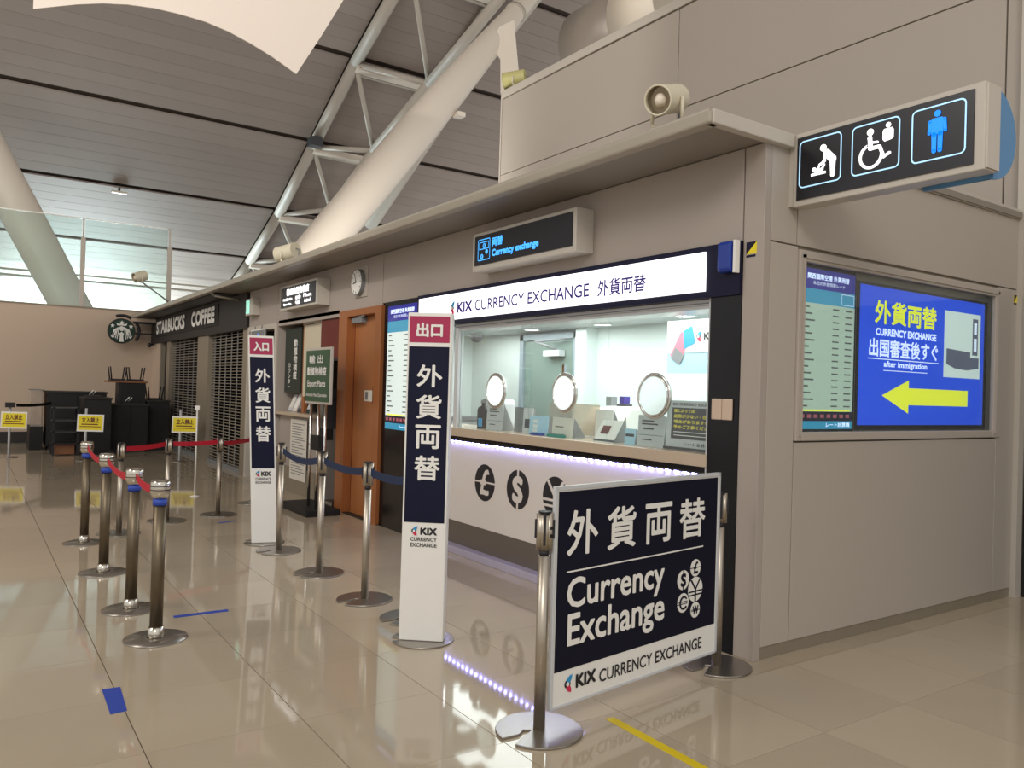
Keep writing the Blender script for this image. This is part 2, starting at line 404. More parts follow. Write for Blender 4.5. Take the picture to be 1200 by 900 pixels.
# ------------------------------------------------------------------ hall roof
pr = [(-46.2, 2.4), (-42.3, 4.2), (-38.4, 5.65), (-34.58, 6.87), (-30.84, 8.29), (-27.27, 10.10), (-23.69, 11.88), (-20.0, 13.43), (-16.2, 14.75), (-12.3, 15.8)]
ceil = struct(MB().add([(x, y, z+.16) for x, z in pr for y in (-16, 36)] + [(x, y, z+.26) for x, z in pr for y in (-16, 36)],
    [(2*i, 2*i+1, 2*i+3, 2*i+2) for i in range(9)] + [(20+2*i, 22+2*i, 23+2*i, 21+2*i) for i in range(9)]).build('ceiling', 'roofdark'))
MB().add([(-12.3, -16, 15.8), (-12.3, 36, 15.8), (-6, 36, 16.7), (-6, -16, 16.7), (2, 36, 17.1), (2, -16, 17.1)],
    [(0, 1, 2, 3), (3, 2, 4, 5)]).build('overhead_vault', 'roof', ceil)
def rp(s, off=0):
    i = min(int(s), len(pr)-2); t = s-i; a, b = pr[i], pr[i+1]
    x = a[0]+(b[0]-a[0])*t; z = a[1]+(b[1]-a[1])*t; l = math.hypot(b[0]-a[0], b[1]-a[1])
    return x+(b[1]-a[1])/l*off, z-(b[0]-a[0])/l*off   # off along the outward-down normal
NB = 8
for bay in range(1, 9):
    for k in range(NB):
        s0 = bay+.028+(.944)*k/NB; s1 = bay+.028+.944*(k+1)/NB-.003
        (xa, za), (xb, zb) = rp(s0), rp(s1); dz = .05
        for ya, yb in ((-16, 9.66), (9.76, 12.8), (12.9, 36)):
            vs = [(x, y, z+q) for q in (0, dz) for y in (ya, yb) for x, z in ((xa, za), (xb, zb))]
            MB().add(vs, [(0, 2, 3, 1), (4, 5, 7, 6), (0, 1, 5, 4), (1, 3, 7, 5), (3, 2, 6, 7), (2, 0, 4, 6)]).build('roof_board', 'roof', ceil)
# twin rails running under the low end of the roof
for dx, dzz in ((0, 0), (.55, -.28)):
    MB().cyl((-37+dx-.2, -16, 5.75+dzz), (-37+dx-.2, 36, 5.75+dzz), .05, n=8).build('roof_rail', 'truss', ceil)
# trusses: two top chords, a bottom chord, cross members, diagonals
def truss(Y0, Y1, label, dense=True):
    t = thing('roof_truss', (-34, (Y0+Y1)/2, 6.5), label, 'truss', None)
    for Y in (Y0, Y1):
        pts = [(rp(s, -.0)[0], Y, rp(s)[1]-.16) for s in (0.3, 1, 2, 3, 4, 5, 6, 7, 8, 8.9)]
        MB().tube(pts, .19, 14).build('chord', 'truss', t)
    low = [(-36.5, 5.9), (-33.0, 6.85), (-29.2, 8.25), (-25.4, 9.62), (-21.5, 10.75), (-17.4, 11.9), (-13.5, 12.8)]
    yc = (Y0+Y1)/2
    MB().tube([(x, yc, z) for x, z in low], .15, 12).build('chord', 'truss', t)
    for s in range(2, 9):
        x, z = rp(s)
        MB().box(x-.18, x+.18, Y0, Y1, z-.42, z-.22).build('cross_member', 'steel_white', t)
        MB().box(x-.42, x-.28, Y0, Y1, z-.40, z-.2).build('cross_member', 'truss', t)
    for k, s in enumerate((3, 4, 5, 6, 7, 8)):
        x, z = rp(s); lx, lz = low[k+1-0] if k+1 < len(low) else low[-1]; px_, pz_ = low[k]
        for Y in (Y0, Y1):
            MB().cyl((x, Y, z-.2), (lx, yc, lz), .09, n=10).build('diagonal', 'truss', t)
            MB().cyl((x, Y, z-.2), (px_, yc, pz_), .08, n=10).build('diagonal', 'truss', t)
    return t
truss(9.85, 12.75, 'pale curved lattice truss under the roof behind the big white strut', True)
o = thing('truss_junction_box', (-26.6, 9.7, 9.8), 'small dark box fixed on the left chord of the roof truss', 'box')
MB().box(-26.9, -26.5, 9.5, 9.9, 9.75, 10.05).build('case', 'dgrey', o)

# slanted struts
def strut(a, b, prof, label, collar=.9):
    """tapering tube from a to b; prof = (fraction, radius) pairs"""
    t = thing('slanted_strut', a, label, 'strut'); a = Vector(a); b = Vector(b); mb = MB()
    d = (b-a).normalized(); u = d.orthogonal().normalized(); w_ = d.cross(u); n_ = 48; vs = []
    for p, r_ in prof: vs += [a.lerp(b, p)+r_*(math.cos(2*PI*i/n_)*u+math.sin(2*PI*i/n_)*w_) for i in range(n_)]
    mb.add(vs, [(k_*n_+i, k_*n_+(i+1) % n_, (k_+1)*n_+(i+1) % n_, (k_+1)*n_+i) for k_ in range(len(prof)-1) for i in range(n_)], True)
    mb.build('tube', 'steel_white', t)
    d = (b-a).normalized(); p = a.lerp(b, collar); r_ = prof[-2][1]
    MB().cyl(p, p+d*.10, r_+.03, n=48).build('collar', 'truss', t)
    return t
s1 = strut((-15.25, 4.80, 3.10), (-17.45, 12.45, 12.52), ((0, .38), (.15, .41), (.3, .425), (.45, .425), (.6, .39), (.7, .35), (.8, .30), (.88, .25), (1, .22)), 'thick glossy white slanted strut rising behind the canopy to the roof truss', .87)
MB().cyl((-15.75, 5.02, 3.12), (-16.35, 8.75, 7.55), .20, n=24).build('brace_tube', 'truss', s1)
MB().box(-16.35, -16.1, 9.25, 9.45, 7.9, 8.0).build('bracket', 'steel_white', s1)
MB().prism(frame((-16.46, 10.90, 10.03), (.56, .83, 0), (0, 0, 1)), [(.06, .68), (.24, -.80), (-.22, -1.15), (-.25, -.3), (-.5, .05), (-.3, .5)], -.02, .02).build('gusset_plate', 'steel_white', s1)
s2 = strut((-25.55, 2.62, 3.05), (-25.9, -.25, 8.65), ((0, .50), (.5, .52), (1, .50)), 'white slanted strut seen through the glass screen at far left', .95)
t = thing('roof_sensor', (-31, 4.24, 8.0), 'tiny white fitting hanging from the second dark roof seam', 'fitting')
MB().cyl((-31, 4.24, 8.12), (-31, 4.24, 8.42), .04, n=10).build('stem', 'dgrey', t); MB().box(-31.1, -30.9, 4.0, 4.48, 8.05, 8.12).build('plate', 'steel_white', t)
# the mid-size pale tube running along the top of the roof truss
o = thing('roof_pipe', (-20, 12.2, 12), 'long pale pipe under the roof boards beside the roof truss', 'pipe')
MB().tube([(-30, 13.3, 8.1), (-23.2, 13.3, 11.5), (-15, 13.2, 14.4)], .28, 20).build('pipe', 'truss', o)

# white membrane scoop hanging at top
F9 = frame((-9, 0, 0), (0, 1, 0), (0, 0, 1))
n = 26; low = []
key = [(.43, 5.086), (.60, 5.155), (.80, 5.235), (1.022, 5.309), (1.25, 5.362), (1.497, 5.397), (1.75, 5.407), (2.007, 5.40), (2.25, 5.364), (2.492, 5.30), (2.75, 5.214), (3.021, 5.098)]
vs = []; fs = []
cols = key + [(3.30, 5.62), (3.547, 6.111), (3.9, 6.8)]
for (y, z) in cols:
    top = 8.2
    for q in range(6):
        t = q/5; zz = z+(top-z)*t; vs.append((-9+.09*(zz-5), y, zz))
nc = len(cols)
for i in range(nc-1):
    for q in range(5): fs.append((i*6+q, (i+1)*6+q, (i+1)*6+q+1, i*6+q+1))
sl = MB().add(vs, fs, False).build('membrane_scoop', 'sail', loc=(-9, 2, 5.1))
md = sl.modifiers.new('thick', 'SOLIDIFY'); md.thickness = .02
tag(sl, 'bright white membrane scoop with a curved lower edge hanging from the roof', 'membrane')

# ducts above the back wall
t = thing('air_duct', (-10.6, 9.25, 6.9), 'big round grey air duct lying above the back wall', 'duct')
MB().cyl((-11.25, 9.25, 7.7), (-9.9, 9.25, 7.7), .8, n=56).build('grey_section', 'duct', t)
MB().cyl((-9.9, 9.25, 7.7), (-8.86, 9.25, 7.7), .86, n=56).build('white_section', 'duct_white', t)
MB().cyl((-8.85, 9.25, 7.7), (-4.5, 9.25, 7.7), .86, n=56).build('white_section', 'duct_white', t)

# glass screen on the far wall
t = thing('glass_screen', (-21.85, 1.2, 3.26), 'tall glass balustrade with slim grey posts on top of the beige far wall', 'glass screen')
for y0, y1 in ((-6.0, -1.74), (-1.70, .24), (.28, 2.20), (2.28, 4.14)):
    MB().box(-21.86, -21.845, y0, y1, 3.27, 5.40).build('glass_pane', 'glass_haze', t)
    MB().box(-21.87, -21.84, y0, y1, 5.39, 5.415).build('top_rail', 'white', t)
for y in (-1.72, .26, 2.24, 4.2):
    if y != .26: MB().box(-21.90, -21.80, y-.05, y+.05, 3.26, 4.95).build('post', 'truss', t, bev=.01)
    MB().box(-21.875, -21.845, y-.018, y+.018, 4.9, 5.42).build('post_tip', 'truss', t)

# ================================================================== CURRENCY KIOSK
k = thing('exchange_counter', (-5.3, 3.9, 0), 'white service counter with LED strip and coin symbols below the glass', 'counter')
MB().box(-7.2, -3.44, 3.84, 4.35, 1.10, 1.18).build('ledge', 'ledge', k, bev=.004)
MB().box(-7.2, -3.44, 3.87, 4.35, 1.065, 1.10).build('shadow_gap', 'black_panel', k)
MB().box(-7.2, -3.44, 3.91, 4.0, .285, 1.065).build('front_panel', 'offwhite', k)
MB().box(-7.2, -3.44, 3.925, 4.0, .06, .285).build('plinth', 'plinth', k)
MB().box(-7.2, -3.44, 3.83, 4.0, 0, .065).build('kick_strip', 'kick', k, bev=.004)
MB().box(-7.2, -3.44, 3.89, 3.905, 1.05, 1.064).build('led_channel', 'dgrey', k)
led = None
for i in range(46):
    x = -7.12+i*.08
    if led is None: led = MB().box(x-.008, x+.008, 3.89, 3.906, 1.040, 1.05).build('led', 'led', k); x0 = x
    else: o = led.copy(); C.objects.link(o); o.parent = k; o.location = (x-x0, 0, 0)
FC = frame((0, 3.91, 0), (1, 0, 0), (0, 0, 1))
def coin(F, cx, cy, r, sym, dark, light, parent, d):
    """coin symbol: disc with a stencil-cut currency sign"""
    c = MB().prism(F, circ(cx, cy, r), d, d+.002).build('currency_symbol', dark, parent)
    mb = MB(); L = d+.003; w = r*.11
    def bar(x0, x1, y0, y1): mb.fbox(F, x0, x1, y0, y1, d, L)
    if sym == '$':
        text_into(mb, F, 'S', cx-.48*r, cy-.70*r, cx+.48*r, cy+.70*r, L, r*.10); bar(cx-w*.7, cx+w*.7, cy+.6*r, cy+1.0*r); bar(cx-w*.7, cx+w*.7, cy-1.0*r, cy-.6*r)
    elif sym == '£':
        text_into(mb, F, '£', cx-.45*r, cy-.68*r, cx+.45*r, cy+.74*r, L, r*.05); bar(cx-1.0*r, cx+1.0*r, cy-.02*r, cy+.07*r)
    elif sym == '¥':
        for s in (-1, 1):
            mb.prism(F, [(cx-w, cy), (cx+w, cy), (cx+s*.62*r+w, cy+.80*r), (cx+s*.62*r-w, cy+.80*r)], d, L)
        bar(cx-w, cx+w, cy-.98*r, cy); bar(cx-.97*r, cx+.97*r, cy-.22*r, cy-.10*r); bar(cx-.90*r, cx+.90*r, cy-.50*r, cy-.38*r)
    elif sym == '€':
        mb.torus(F, cx+.06*r, cy, L, .62*r, .10*r, 24, 6, .7, 2*PI-.7); bar(cx-1.0*r, cx+.75*r, cy+.06*r, cy+.15*r); bar(cx-1.0*r, cx+.75*r, cy-.15*r, cy-.06*r)
    else:
        text_into(mb, F, 'W', cx-.66*r, cy-.55*r, cx+.66*r, cy+.55*r, L, r*.07); bar(cx-.97*r, cx+.97*r, cy+.02*r, cy+.09*r); bar(cx-.97*r, cx+.97*r, cy-.14*r, cy-.07*r)
    mb.build('cut_out', light, c)
for cx, s in ((-6.09, '£'), (-5.57, '$'), (-5.05, '¥')):
    coin(FC, cx*1.012+.04, .703, .167, s, 'ink', 'offwhite', k, 0)
# lit sign above the glass
t = thing('light_box_sign', (-5.4, 3.84, 2.19), 'long glowing white sign reading KIX CURRENCY EXCHANGE with navy border', 'sign')
MB().box(-7.36, -3.2, 3.815, 4.0, 2.165, 2.49).build('border', 'navy', t)
MB().box(-7.30, -3.465, 3.80, 3.815, 2.205, 2.452).build('lit_face', 'lightbox', t)
F = frame((0, 3.80, 0), (1, 0, 0), (0, 0, 1))
lettering(F, [('KIX', -6.517, 2.262, -6.25, 2.362, .0055), ('CURRENCY EXCHANGE', -6.20, 2.262, -4.588, 2.362, .0012), ('外貨両替', -4.49, 2.25, -3.985, 2.372, .002)], 'violet_ink', t)
logo_mark(F, -6.60, 2.315, .115, .003, t)
t = thing('kiosk_valance', (-5, 3.9, 2.13), 'grey metal valance band under the glowing sign above the service glass', 'panel')
MB().box(-6.66, -3.44, 3.87, 4.3, 2.13, 2.163).build('band', 'acryl', t)
MB().box(-6.66, -3.44, 3.868, 3.872, 2.134, 2.142).build('seam_strip', 'grey', t)
# black side panels (structure)
struct(MB().box(-3.44, -3.2, 3.835, 3.98, 0, 2.49).build('trim_6', 'black_panel'))
struct(MB().box(-8.20, -7.30, 3.845, 3.98, 0, 2.49).build('trim_7', 'black_panel'))
# service glass
wn = struct(MB().box(-6.66, -6.60, 3.87, 3.93, 1.18, 2.13).box(-3.465, -3.435, 3.85, 3.93, .3, 2.166).box(-6.6, -3.46, 3.89, 3.91, 2.105, 2.13).build('window_1', 'acryl'))
for x0, x1 in ((-6.60, -5.46), (-5.455, -4.47), (-4.465, -3.465)):
    MB().box(x0, x1, 3.897, 3.907, 1.181, 2.105).build('glass_pane', 'glass', wn)
rg = None
for cx, lab in ((-5.942, 'chrome-ringed round speaking port, leftmost in the service glass'), (-4.957, 'chrome-ringed round speaking port in the middle of the service glass'), (-3.966, 'chrome-ringed round speaking port nearest the black pillar')):
    t = thing('speaking_port', (cx, 3.9, 1.54), lab, 'speaking port', 'speaking ports in the service glass')
    F = frame((cx, 3.885, 1.54), (1, 0, 0), (0, 0, 1))
    MB().torus(F, 0, 0, 0, .150, .011, 48, 10).build('ring', 'chrome', t)
    MB().torus(F, 0, 0, .012, .137, .007, 48, 8).build('inner_ring', 'chrome', t)
    MB().prism(F, circ(0, 0, .132, 48), .004, .009).build('disc', 'acrylic', t)
# interior room
BY = 5.62; CZ = 2.25
struct(MB().box(-9.3, -9.2, 4.0, BY+.1, 0, CZ).build('wall_kiosk_left', 'kiosk_wall'))
struct(MB().box(-9.2, -7.99, BY, BY+.1, 0, CZ).box(-6.88, -3.2, BY, BY+.1, 0, CZ).box(-7.99, -6.88, BY, BY+.1, 2.22, CZ).build('wall_kiosk_back', 'kiosk_wall'))
struct(MB().box(-3.44, -3.2, 3.98, BY, 0, CZ).build('wall_kiosk_right', 'kiosk_wall'))
struct(MB().box(-9.2, -3.44, 4.0, BY, CZ, CZ+.04).build('ceiling_kiosk', 'kiosk_ceiling'))
struct(MB().box(-6.80, -6.62, BY-.16, BY, 0, CZ).build('wall_kiosk_pier', 'kiosk_wall'))
d = struct(MB().box(-7.99, -7.92, BY-.07, BY, 0, 2.22).box(-6.95, -6.88, BY-.07, BY, 0, 2.22).box(-7.99, -6.88, BY-.07, BY, 2.15, 2.22).build('door_1', 'doorframe'))
MB().box(-7.92, -6.95, BY-.04, BY-.01, 0, 2.15).build('door_panel', 'frost', d)
MB().box(-7.42, -7.12, BY-.14, BY-.05, 1.95, 2.02).build('door_closer', 'acryl', d)
MB().tube([(-7.2, BY-.12, 2.03), (-7.5, BY-.2, 2.12), (-7.05, BY-.1, 2.14)], .013).build('closer_arm', 'grey', d)
MB().box(-7.04, -7.0, BY-.15, BY-.11, .9, 1.85).build('pull_bar', 'chrome', d)
t = thing('wall_counter', (-9.0, 5.0, 0), 'low white cabinet along the kiosk left wall, left of the inner door', 'counter')
MB().box(-9.2, -8.85, 4.1, BY, .0, 1.15).build('cabinet', 'acryl', t); MB().box(-9.2, -8.8, 4.1, BY, 1.15, 1.19).build('top', 'grey', t)
for i, (x, y) in enumerate(((-7.64, 4.70), (-6.31, 4.69), (-5.03, 4.69), (-7.4, 5.3), (-6.22, 5.34), (-4.95, 5.2))):
    t = thing('downlight', (x, y, CZ-.01), ('front row downlight of the kiosk ceiling, leftmost', 'front row downlight of the kiosk ceiling, above the inner door', 'front row downlight of the kiosk ceiling, nearest the black pillar',
        'back row downlight of the kiosk ceiling, leftmost', 'back row downlight of the kiosk ceiling, in the middle', 'back row downlight of the kiosk ceiling, above the hanging poster')[i], 'ceiling light', 'downlights in the kiosk ceiling')
    MB().cyl((x, y, CZ-.008), (x, y, CZ), .085, n=24).build('lit_disc', 'downlight', t)
    MB().torus(frame((x, y, CZ-.004), (1, 0, 0), (0, -1, 0)), 0, 0, 0, .092, .009, 24, 6).build('rim', 'white', t)
t = thing('dome_camera', (-8.6, 5.3, CZ-.11), 'small dark dome camera on the kiosk ceiling', 'camera')
MB().lathe([(.02, -.09), (.06, -.07), (.08, -.03), (.085, 0)], (-8.6, 5.3, CZ-.02), 20).build('dome', 'dgrey', t)
MB().lathe([(.10, 0), (.10, .02)], (-8.6, 5.3, CZ-.02), 20).build('base_ring', 'white', t)
# hanging poster board
t = thing('poster_board', (-4.45, 4.9, 1.73), 'hanging pale blue poster with KIX lettering behind the service glass', 'poster')
MB().box(-4.86, -3.9, 4.9, 4.915, 1.73, 2.17).build('board', 'paleblue', t)
MB().box(-4.86, -3.9, 4.895, 4.899, 1.90, 2.17).build('upper_field', 'white', t)
F = frame((0, 4.894, 0), (1, 0, 0), (0, 0, 1))
MB().prism(F, [(-4.82, 1.88), (-4.70, 2.08), (-4.60, 2.03), (-4.70, 1.82)], 0, .002).build('card_picture', 'pink', t)
MB().prism(F, [(-4.68, 2.08), (-4.58, 2.12), (-4.54, 1.98), (-4.66, 1.93)], 0, .0025).build('card_picture', 'kix_blue', t)
MB().prism(F, [(-4.81, 1.86), (-4.76, 1.95), (-4.66, 1.88), (-4.71, 1.80)], 0, .004).build('card_picture', 'grey', t)
logo_mark(F, -4.50, 2.03, .08, .003, t)
lettering(F, [('KIX', -4.45, 2.0, -4.30, 2.06, .003)], 'ink', t)
for x in (-4.7, -4.1): MB().cyl((x, 4.9, 2.17), (x, 4.9, 2.25), .004, n=6).build('wire', 'grey', t)
# things on the counter
def thing_box(name, label, cat, parts, loc, group=None):
    t = thing(name, loc, label, cat, group)
    for nm, m_, bx in parts: MB().box(*bx).build(nm, m_, t, bev=.003)
    return t
Z0 = 1.18
t = thing('sanitizer_bottle', (-6.40, 4.05, Z0), 'black pump bottle with a blue label at the left end of the counter', 'bottle')
MB().lathe([(.055, 0), (.06, .02), (.06, .17), (.05, .20), (.02, .215), (.02, .24)], (-6.40, 4.05, Z0), 24).build('body', 'black_panel', t)
MB().cyl((-6.40, 4.05, Z0+.24), (-6.40, 4.05, Z0+.27), .028, n=16).box(-6.40, -6.33, 4.04, 4.06, Z0+.265, Z0+.28).build('pump', 'grey', t)
MB().box(-6.39, -6.33, 3.985, 3.992, Z0+.02, Z0+.10).build('sticker', 'kix_blue', t)
t = thing('clear_display_case', (-6.5, 4.25, Z0), 'small white box with rounded top behind the black pump bottle', 'box')
MB().prism(frame((0, 4.29, 0), (1, 0, 0), (0, 0, 1)), rrect(-6.55, Z0, -6.22, Z0+.28, .06), 0, .12).build('body', 'acryl', t)
def easel(x0, x1, h, y, name, label, cat, m_, lines, lean=.05, group=None):
    t = thing(name, ((x0+x1)/2, y, Z0), label, cat, group)
    F = frame((0, y, Z0), (1, 0, 0), (0, lean, 1))
    MB().fbox(F, x0, x1, 0, h, -.006, 0).build('sheet', m_, t)
    MB().add([(x1, y, Z0), (x1, y+.14, Z0), (x1, y+lean*h+.01, Z0+h), (x1-.004, y, Z0), (x1-.004, y+.14, Z0), (x1-.004, y+lean*h+.01, Z0+h)],
             [(0, 1, 2), (3, 5, 4), (0, 3, 4, 1), (1, 4, 5, 2), (2, 5, 3, 0)]).build('side_support', 'grey', t)
    mb = MB()
    for yy, w0, w1, th in lines: mb.fbox(F, x0+(x1-x0)*w0, x0+(x1-x0)*w1, h*yy, h*yy+th, 0, .0015)
    if mb.v: mb.build('print_line', 'dgrey', t)
    return t, F
L4 = [(.80, .15, .6, .010), (.70, .15, .75, .010), (.55, .2, .6, .010), (.36, .05, .95, .003), (.2, .2, .55, .008)]
easel(-6.27, -6.0, .235, 4.0, 'price_stand', 'grey printed stand beside the black pump bottle', 'stand', 'acryl', L4, group=None)
easel(-5.93, -5.76, .22, 4.08, 'leaflet_holder', 'slanted clear leaflet holder left of the blue card stand', 'holder', 'grey', [])
easel(-5.74, -5.60, .22, 4.04, 'framed_notice', 'small upright framed notice beside the leftmost leaflet holder', 'notice', 'acryl', [(.2, .2, .8, .08)])
t, F = easel(-5.585, -5.32, .16, 4.0, 'card_stand', 'pale blue card stand with a white column print', 'stand', 'paleblue', [])
for i in range(3): MB().fbox(F, -5.53, -5.47, .02+i*.04, .045+i*.04, 0, .002).build('white_print_block', 'white', t)
t, F = easel(-5.26, -4.99, .16, 4.0, 'white_card_stand', 'pale white-blue card stand behind the green tray', 'stand', 'paper', [(.5, .15, .55, .008)])
thing_box('coin_tray', 'shallow blue coin tray in front of the pale blue card stand', 'tray', [('tray', 'blue_plastic', (-5.48, -5.34, 3.93, 3.99, Z0, Z0+.018)), ('mat', 'kix_blue', (-5.47, -5.35, 3.94, 3.98, Z0+.018, Z0+.022))], (-5.41, 3.96, Z0))
thing_box('coin_tray', 'shallow green coin tray in front of the white card stand', 'tray', [('tray', 'teal', (-5.24, -5.06, 3.93, 3.99, Z0, Z0+.022)), ('mat', 'green', (-5.23, -5.07, 3.94, 3.98, Z0+.022, Z0+.026))], (-5.15, 3.96, Z0))
t = thing('acrylic_screen', (-5.2, 4.2, Z0), 'clear acrylic screen standing behind the card stands', 'screen')
MB().box(-5.62, -4.95, 4.24, 4.248, Z0, Z0+.27).build('sheet', 'acrylic_clear', t); MB().box(-5.62, -4.95, 4.22, 4.27, Z0, Z0+.012).build('foot', 'acryl', t)
t = thing('note_printer', (-5.0, 4.45, Z0), 'white machine with a sloping front on the counter behind the middle port', 'machine')
MB().prism(frame((-5.32, 0, 0), (0, 1, 0), (0, 0, 1)), [(4.38, Z0-.2), (4.38, Z0+.12), (4.46, Z0+.24), (4.78, Z0+.26), (4.78, Z0-.2)], 0, .52).build('body', 'white', t, bev=.01)
MB().box(-5.2, -4.95, 4.374, 4.38, Z0+.07, Z0+.09).build('slot', 'grey', t)
MB().box(-5.32, -4.7, 4.36, 4.9, .95, Z0-.001).build('shelf_block', 'acryl', t)
thing_box('glass_tumbler', 'small clear cup standing on the white machine', 'cup', [('cup', 'grey', (-5.23, -5.16, 4.55, 4.62, Z0+.26, Z0+.34))], (-5.2, 4.58, Z0+.26))
thing_box('stapler_block', 'small blue-grey desk item standing on the white machine', 'desk item', [('body', 'violet_ink', (-5.06, -5.0, 4.55, 4.62, Z0+.26, Z0+.345)), ('foot', 'dgrey', (-5.08, -4.98, 4.54, 4.63, Z0+.26, Z0+.28))], (-5.03, 4.58, Z0+.26))
t, F = easel(-4.70, -4.47, .19, 3.97, 'leaflet_stand', 'white slanted leaflet stand with a red and black print on the counter', 'stand', 'white', [(.02, .0, 1, .018)], lean=.6)
MB().fbox(F, -4.66, -4.57, .07, .14, 0, .002).build('print_picture', 'maroon', t)
t, F = easel(-4.86, -4.66, .24, 4.12, 'blank_card_stand', 'plain tall white card stand behind the slanted leaflet stand', 'stand', 'white', [])
t, F = easel(-4.38, -4.27, .115, 4.0, 'small_blue_card', 'tiny pale blue card standing below the right speaking port', 'card', 'paleblue', [(.5, .1, .9, .02)])
easel(-4.235, -3.97, .22, 3.99, 'price_stand', 'grey printed stand left of the black and yellow notice', 'stand', 'acryl', L4)
t = thing('counter_notice', (-3.72, 4.0, Z0), 'framed black notice with yellow and white lettering at the right end of the counter', 'notice')
F = frame((0, 3.99, Z0), (1, 0, 0), (0, .05, 1))
MB().fbox(F, -3.955, -3.48, .015, .335, -.012, 0).build('frame', 'acryl', t, bev=.003)
MB().fbox(F, -3.905, -3.50, .075, .285, 0, .003).build('black_sheet', 'ink', t)
MB().fbox(F, -3.965, -3.47, -.0, .018, -.03, .01).build('foot', 'ink', t)
lettering(F, [('国によっては', -3.885, .252, -3.70, .275, .0012), ('紙幣が少ない・在庫が', -3.885, .214, -3.52, .240, .0012), ('場合がありますので', -3.885, .178, -3.53, .204, .0012), ('予めご了承ください。', -3.885, .142, -3.52, .168, .0012)], 'yellow_sign', t, .004)
MB().fbox(F, -3.88, -3.56, .118, .123, .003, .004).fbox(F, -3.88, -3.52, .095, .10, .003, .004).build('small_print', 'white', t)
lettering(F, [('KIX CURRENCY EXCHANGE', -3.90, .298, -3.51, .318, .0008), ('レート＆計算', -3.78, .030, -3.56, .055, .0005)], 'ink', t, .002)
thing_box('wall_phone', 'small white device with blue screen on the kiosk right wall', 'device', [('case', 'white', (-3.50, -3.44, 4.0, 4.08, 1.46, 1.62)), ('screen', 'paleblue', (-3.504, -3.50, 4.015, 4.065, 1.53, 1.58))], (-3.47, 4.04, 1.46))
# wall fittings on the black pillar
t = thing('blue_wall_box', (-3.26, 3.79, 2.28), 'rounded blue plastic box high on the black pillar', 'box')
MB().prism(frame((-3.33, 3.83, 0), (0, -1, 0), (0, 0, 1)), rrect(0, 2.30, .075, 2.49, .03), -.10, 0).build('cover', 'blue_plastic', t, bev=.012)
MB().box(-3.222, -3.204, 3.775, 3.832, 2.295, 2.49).build('side_plate', 'white', t)
t = thing('switch_plate', (-3.32, 3.835, 1.40), 'beige double switch plate on the black pillar', 'switch plate')
MB().box(-3.40, -3.322, 3.82, 3.835, 1.405, 1.535).box(-3.318, -3.24, 3.82, 3.835, 1.405, 1.535).build('plate', 'switch', t, bev=.006)
def sec_sticker(F, x, y, w, h, label):
    t = thing('sticker', F @ Vector((x, y, 0)), label, 'sticker')
    MB().fbox(F, x, x+w, y+h*.2, y+h, .0, .002).build('yellow_field', 'yellow_sign', t)
    MB().prism(F, [(x, y+h*.2), (x+w, y+h), (x, y+h)], .002, .003).build('navy_corner', 'navy', t)
    MB().fbox(F, x, x+w*.9, y, y+h*.14, .0, .002).build('caption', 'navy', t)
sec_sticker(FA, -3.175, 2.385, .075, .09, 'small blue and yellow sticker on the front corner column')
sec_sticker(FS, 6.95, 2.36, .05, .075, 'small blue and yellow sticker at the far right end of the side wall')

# ------------------------------------------------------------------ signs on the facade
t = thing('currency_sign_box', (-5.3, 3.75, 2.59), 'black sign box reading Currency exchange in blue under the canopy', 'sign')
MB().box(-6.055, -4.60, 3.67, 3.84, 2.585, 2.915).build('housing', 'trim', t, bev=.006)
MB().box(-6.01, -4.64, 3.662, 3.67, 2.63, 2.885).build('black_face', 'sign_black', t)
F = frame((0, 3.66, 0), (1, 0, 0), (0, 0, 1))
lettering(F, [('両替', -5.725, 2.765, -5.56, 2.845, .003), ('Currency exchange', -5.725, 2.665, -5.05, 2.742, .004)], 'lit_lettering_blue', t, .002)
def outline(F, x0, y0, x1, y1, r, w, m_, parent, d, nm='outline'):
    a = rrect(x0, y0, x1, y1, r, 6); b = rrect(x0+w, y0+w, x1-w, y1-w, max(r-w, .002), 6); n_ = len(a)
    mb = MB(); mb.add([F @ Vector((x, y, d)) for x, y in a]+[F @ Vector((x, y, d)) for x, y in b], [(i, (i+1) % n_, n_+(i+1) % n_, n_+i) for i in range(n_)])
    return mb.build(nm, m_, parent)
outline(F, -5.95, 2.665, -5.755, 2.85, .018, .008, 'lit_lettering_blue', t, .002)
outline(F, -5.93, 2.76, -5.775, 2.825, .004, .007, 'lit_lettering_blue', t, .002, 'banknote_outline')
mb = MB().prism(F, circ(-5.85, 2.79, .022, 20), 0, .002).prism(F, circ(-5.885, 2.70, .022, 20), 0, .002).prism(F, circ(-5.81, 2.735, .02, 20), 0, .002); mb.build('coin_pictogram', 'lit_lettering_blue', t)
lettering(F, [('￥', -5.895, 2.69, -5.875, 2.712, .001), ('$', -5.858, 2.778, -5.842, 2.803, .001)], 'sign_black', t, .0035)
t = thing('quarantine_sign_box', (-10.5, 3.75, 2.57), 'dark sign box with white lettering beside the wall clock', 'sign')
MB().box(-11.27, -9.84, 3.66, 3.84, 2.575, 2.915).build('housing', 'trim', t, bev=.006)
MB().box(-11.23, -9.88, 3.652, 3.66, 2.61, 2.885).build('dark_face', 'dgrey', t)
F = frame((0, 3.65, 0), (1, 0, 0), (0, 0, 1))
lettering(F, [('輸出動植物検疫', -10.98, 2.765, -10.10, 2.865, .002), ('Animal Quarantine', -11.12, 2.695, -10.75, 2.74, .0008), ('수출 动物', -10.62, 2.69, -10.42, 2.745, .0008), ('Plant', -10.30, 2.70, -10.0, 2.75, .0008),
    ('Quarantine', -11.10, 2.63, -10.78, 2.67, .0008), ('식물', -10.62, 2.625, -10.44, 2.68, .0008), ('Animal', -10.27, 2.63, -10.04, 2.68, .0008)], 'lit_white', t, .002)
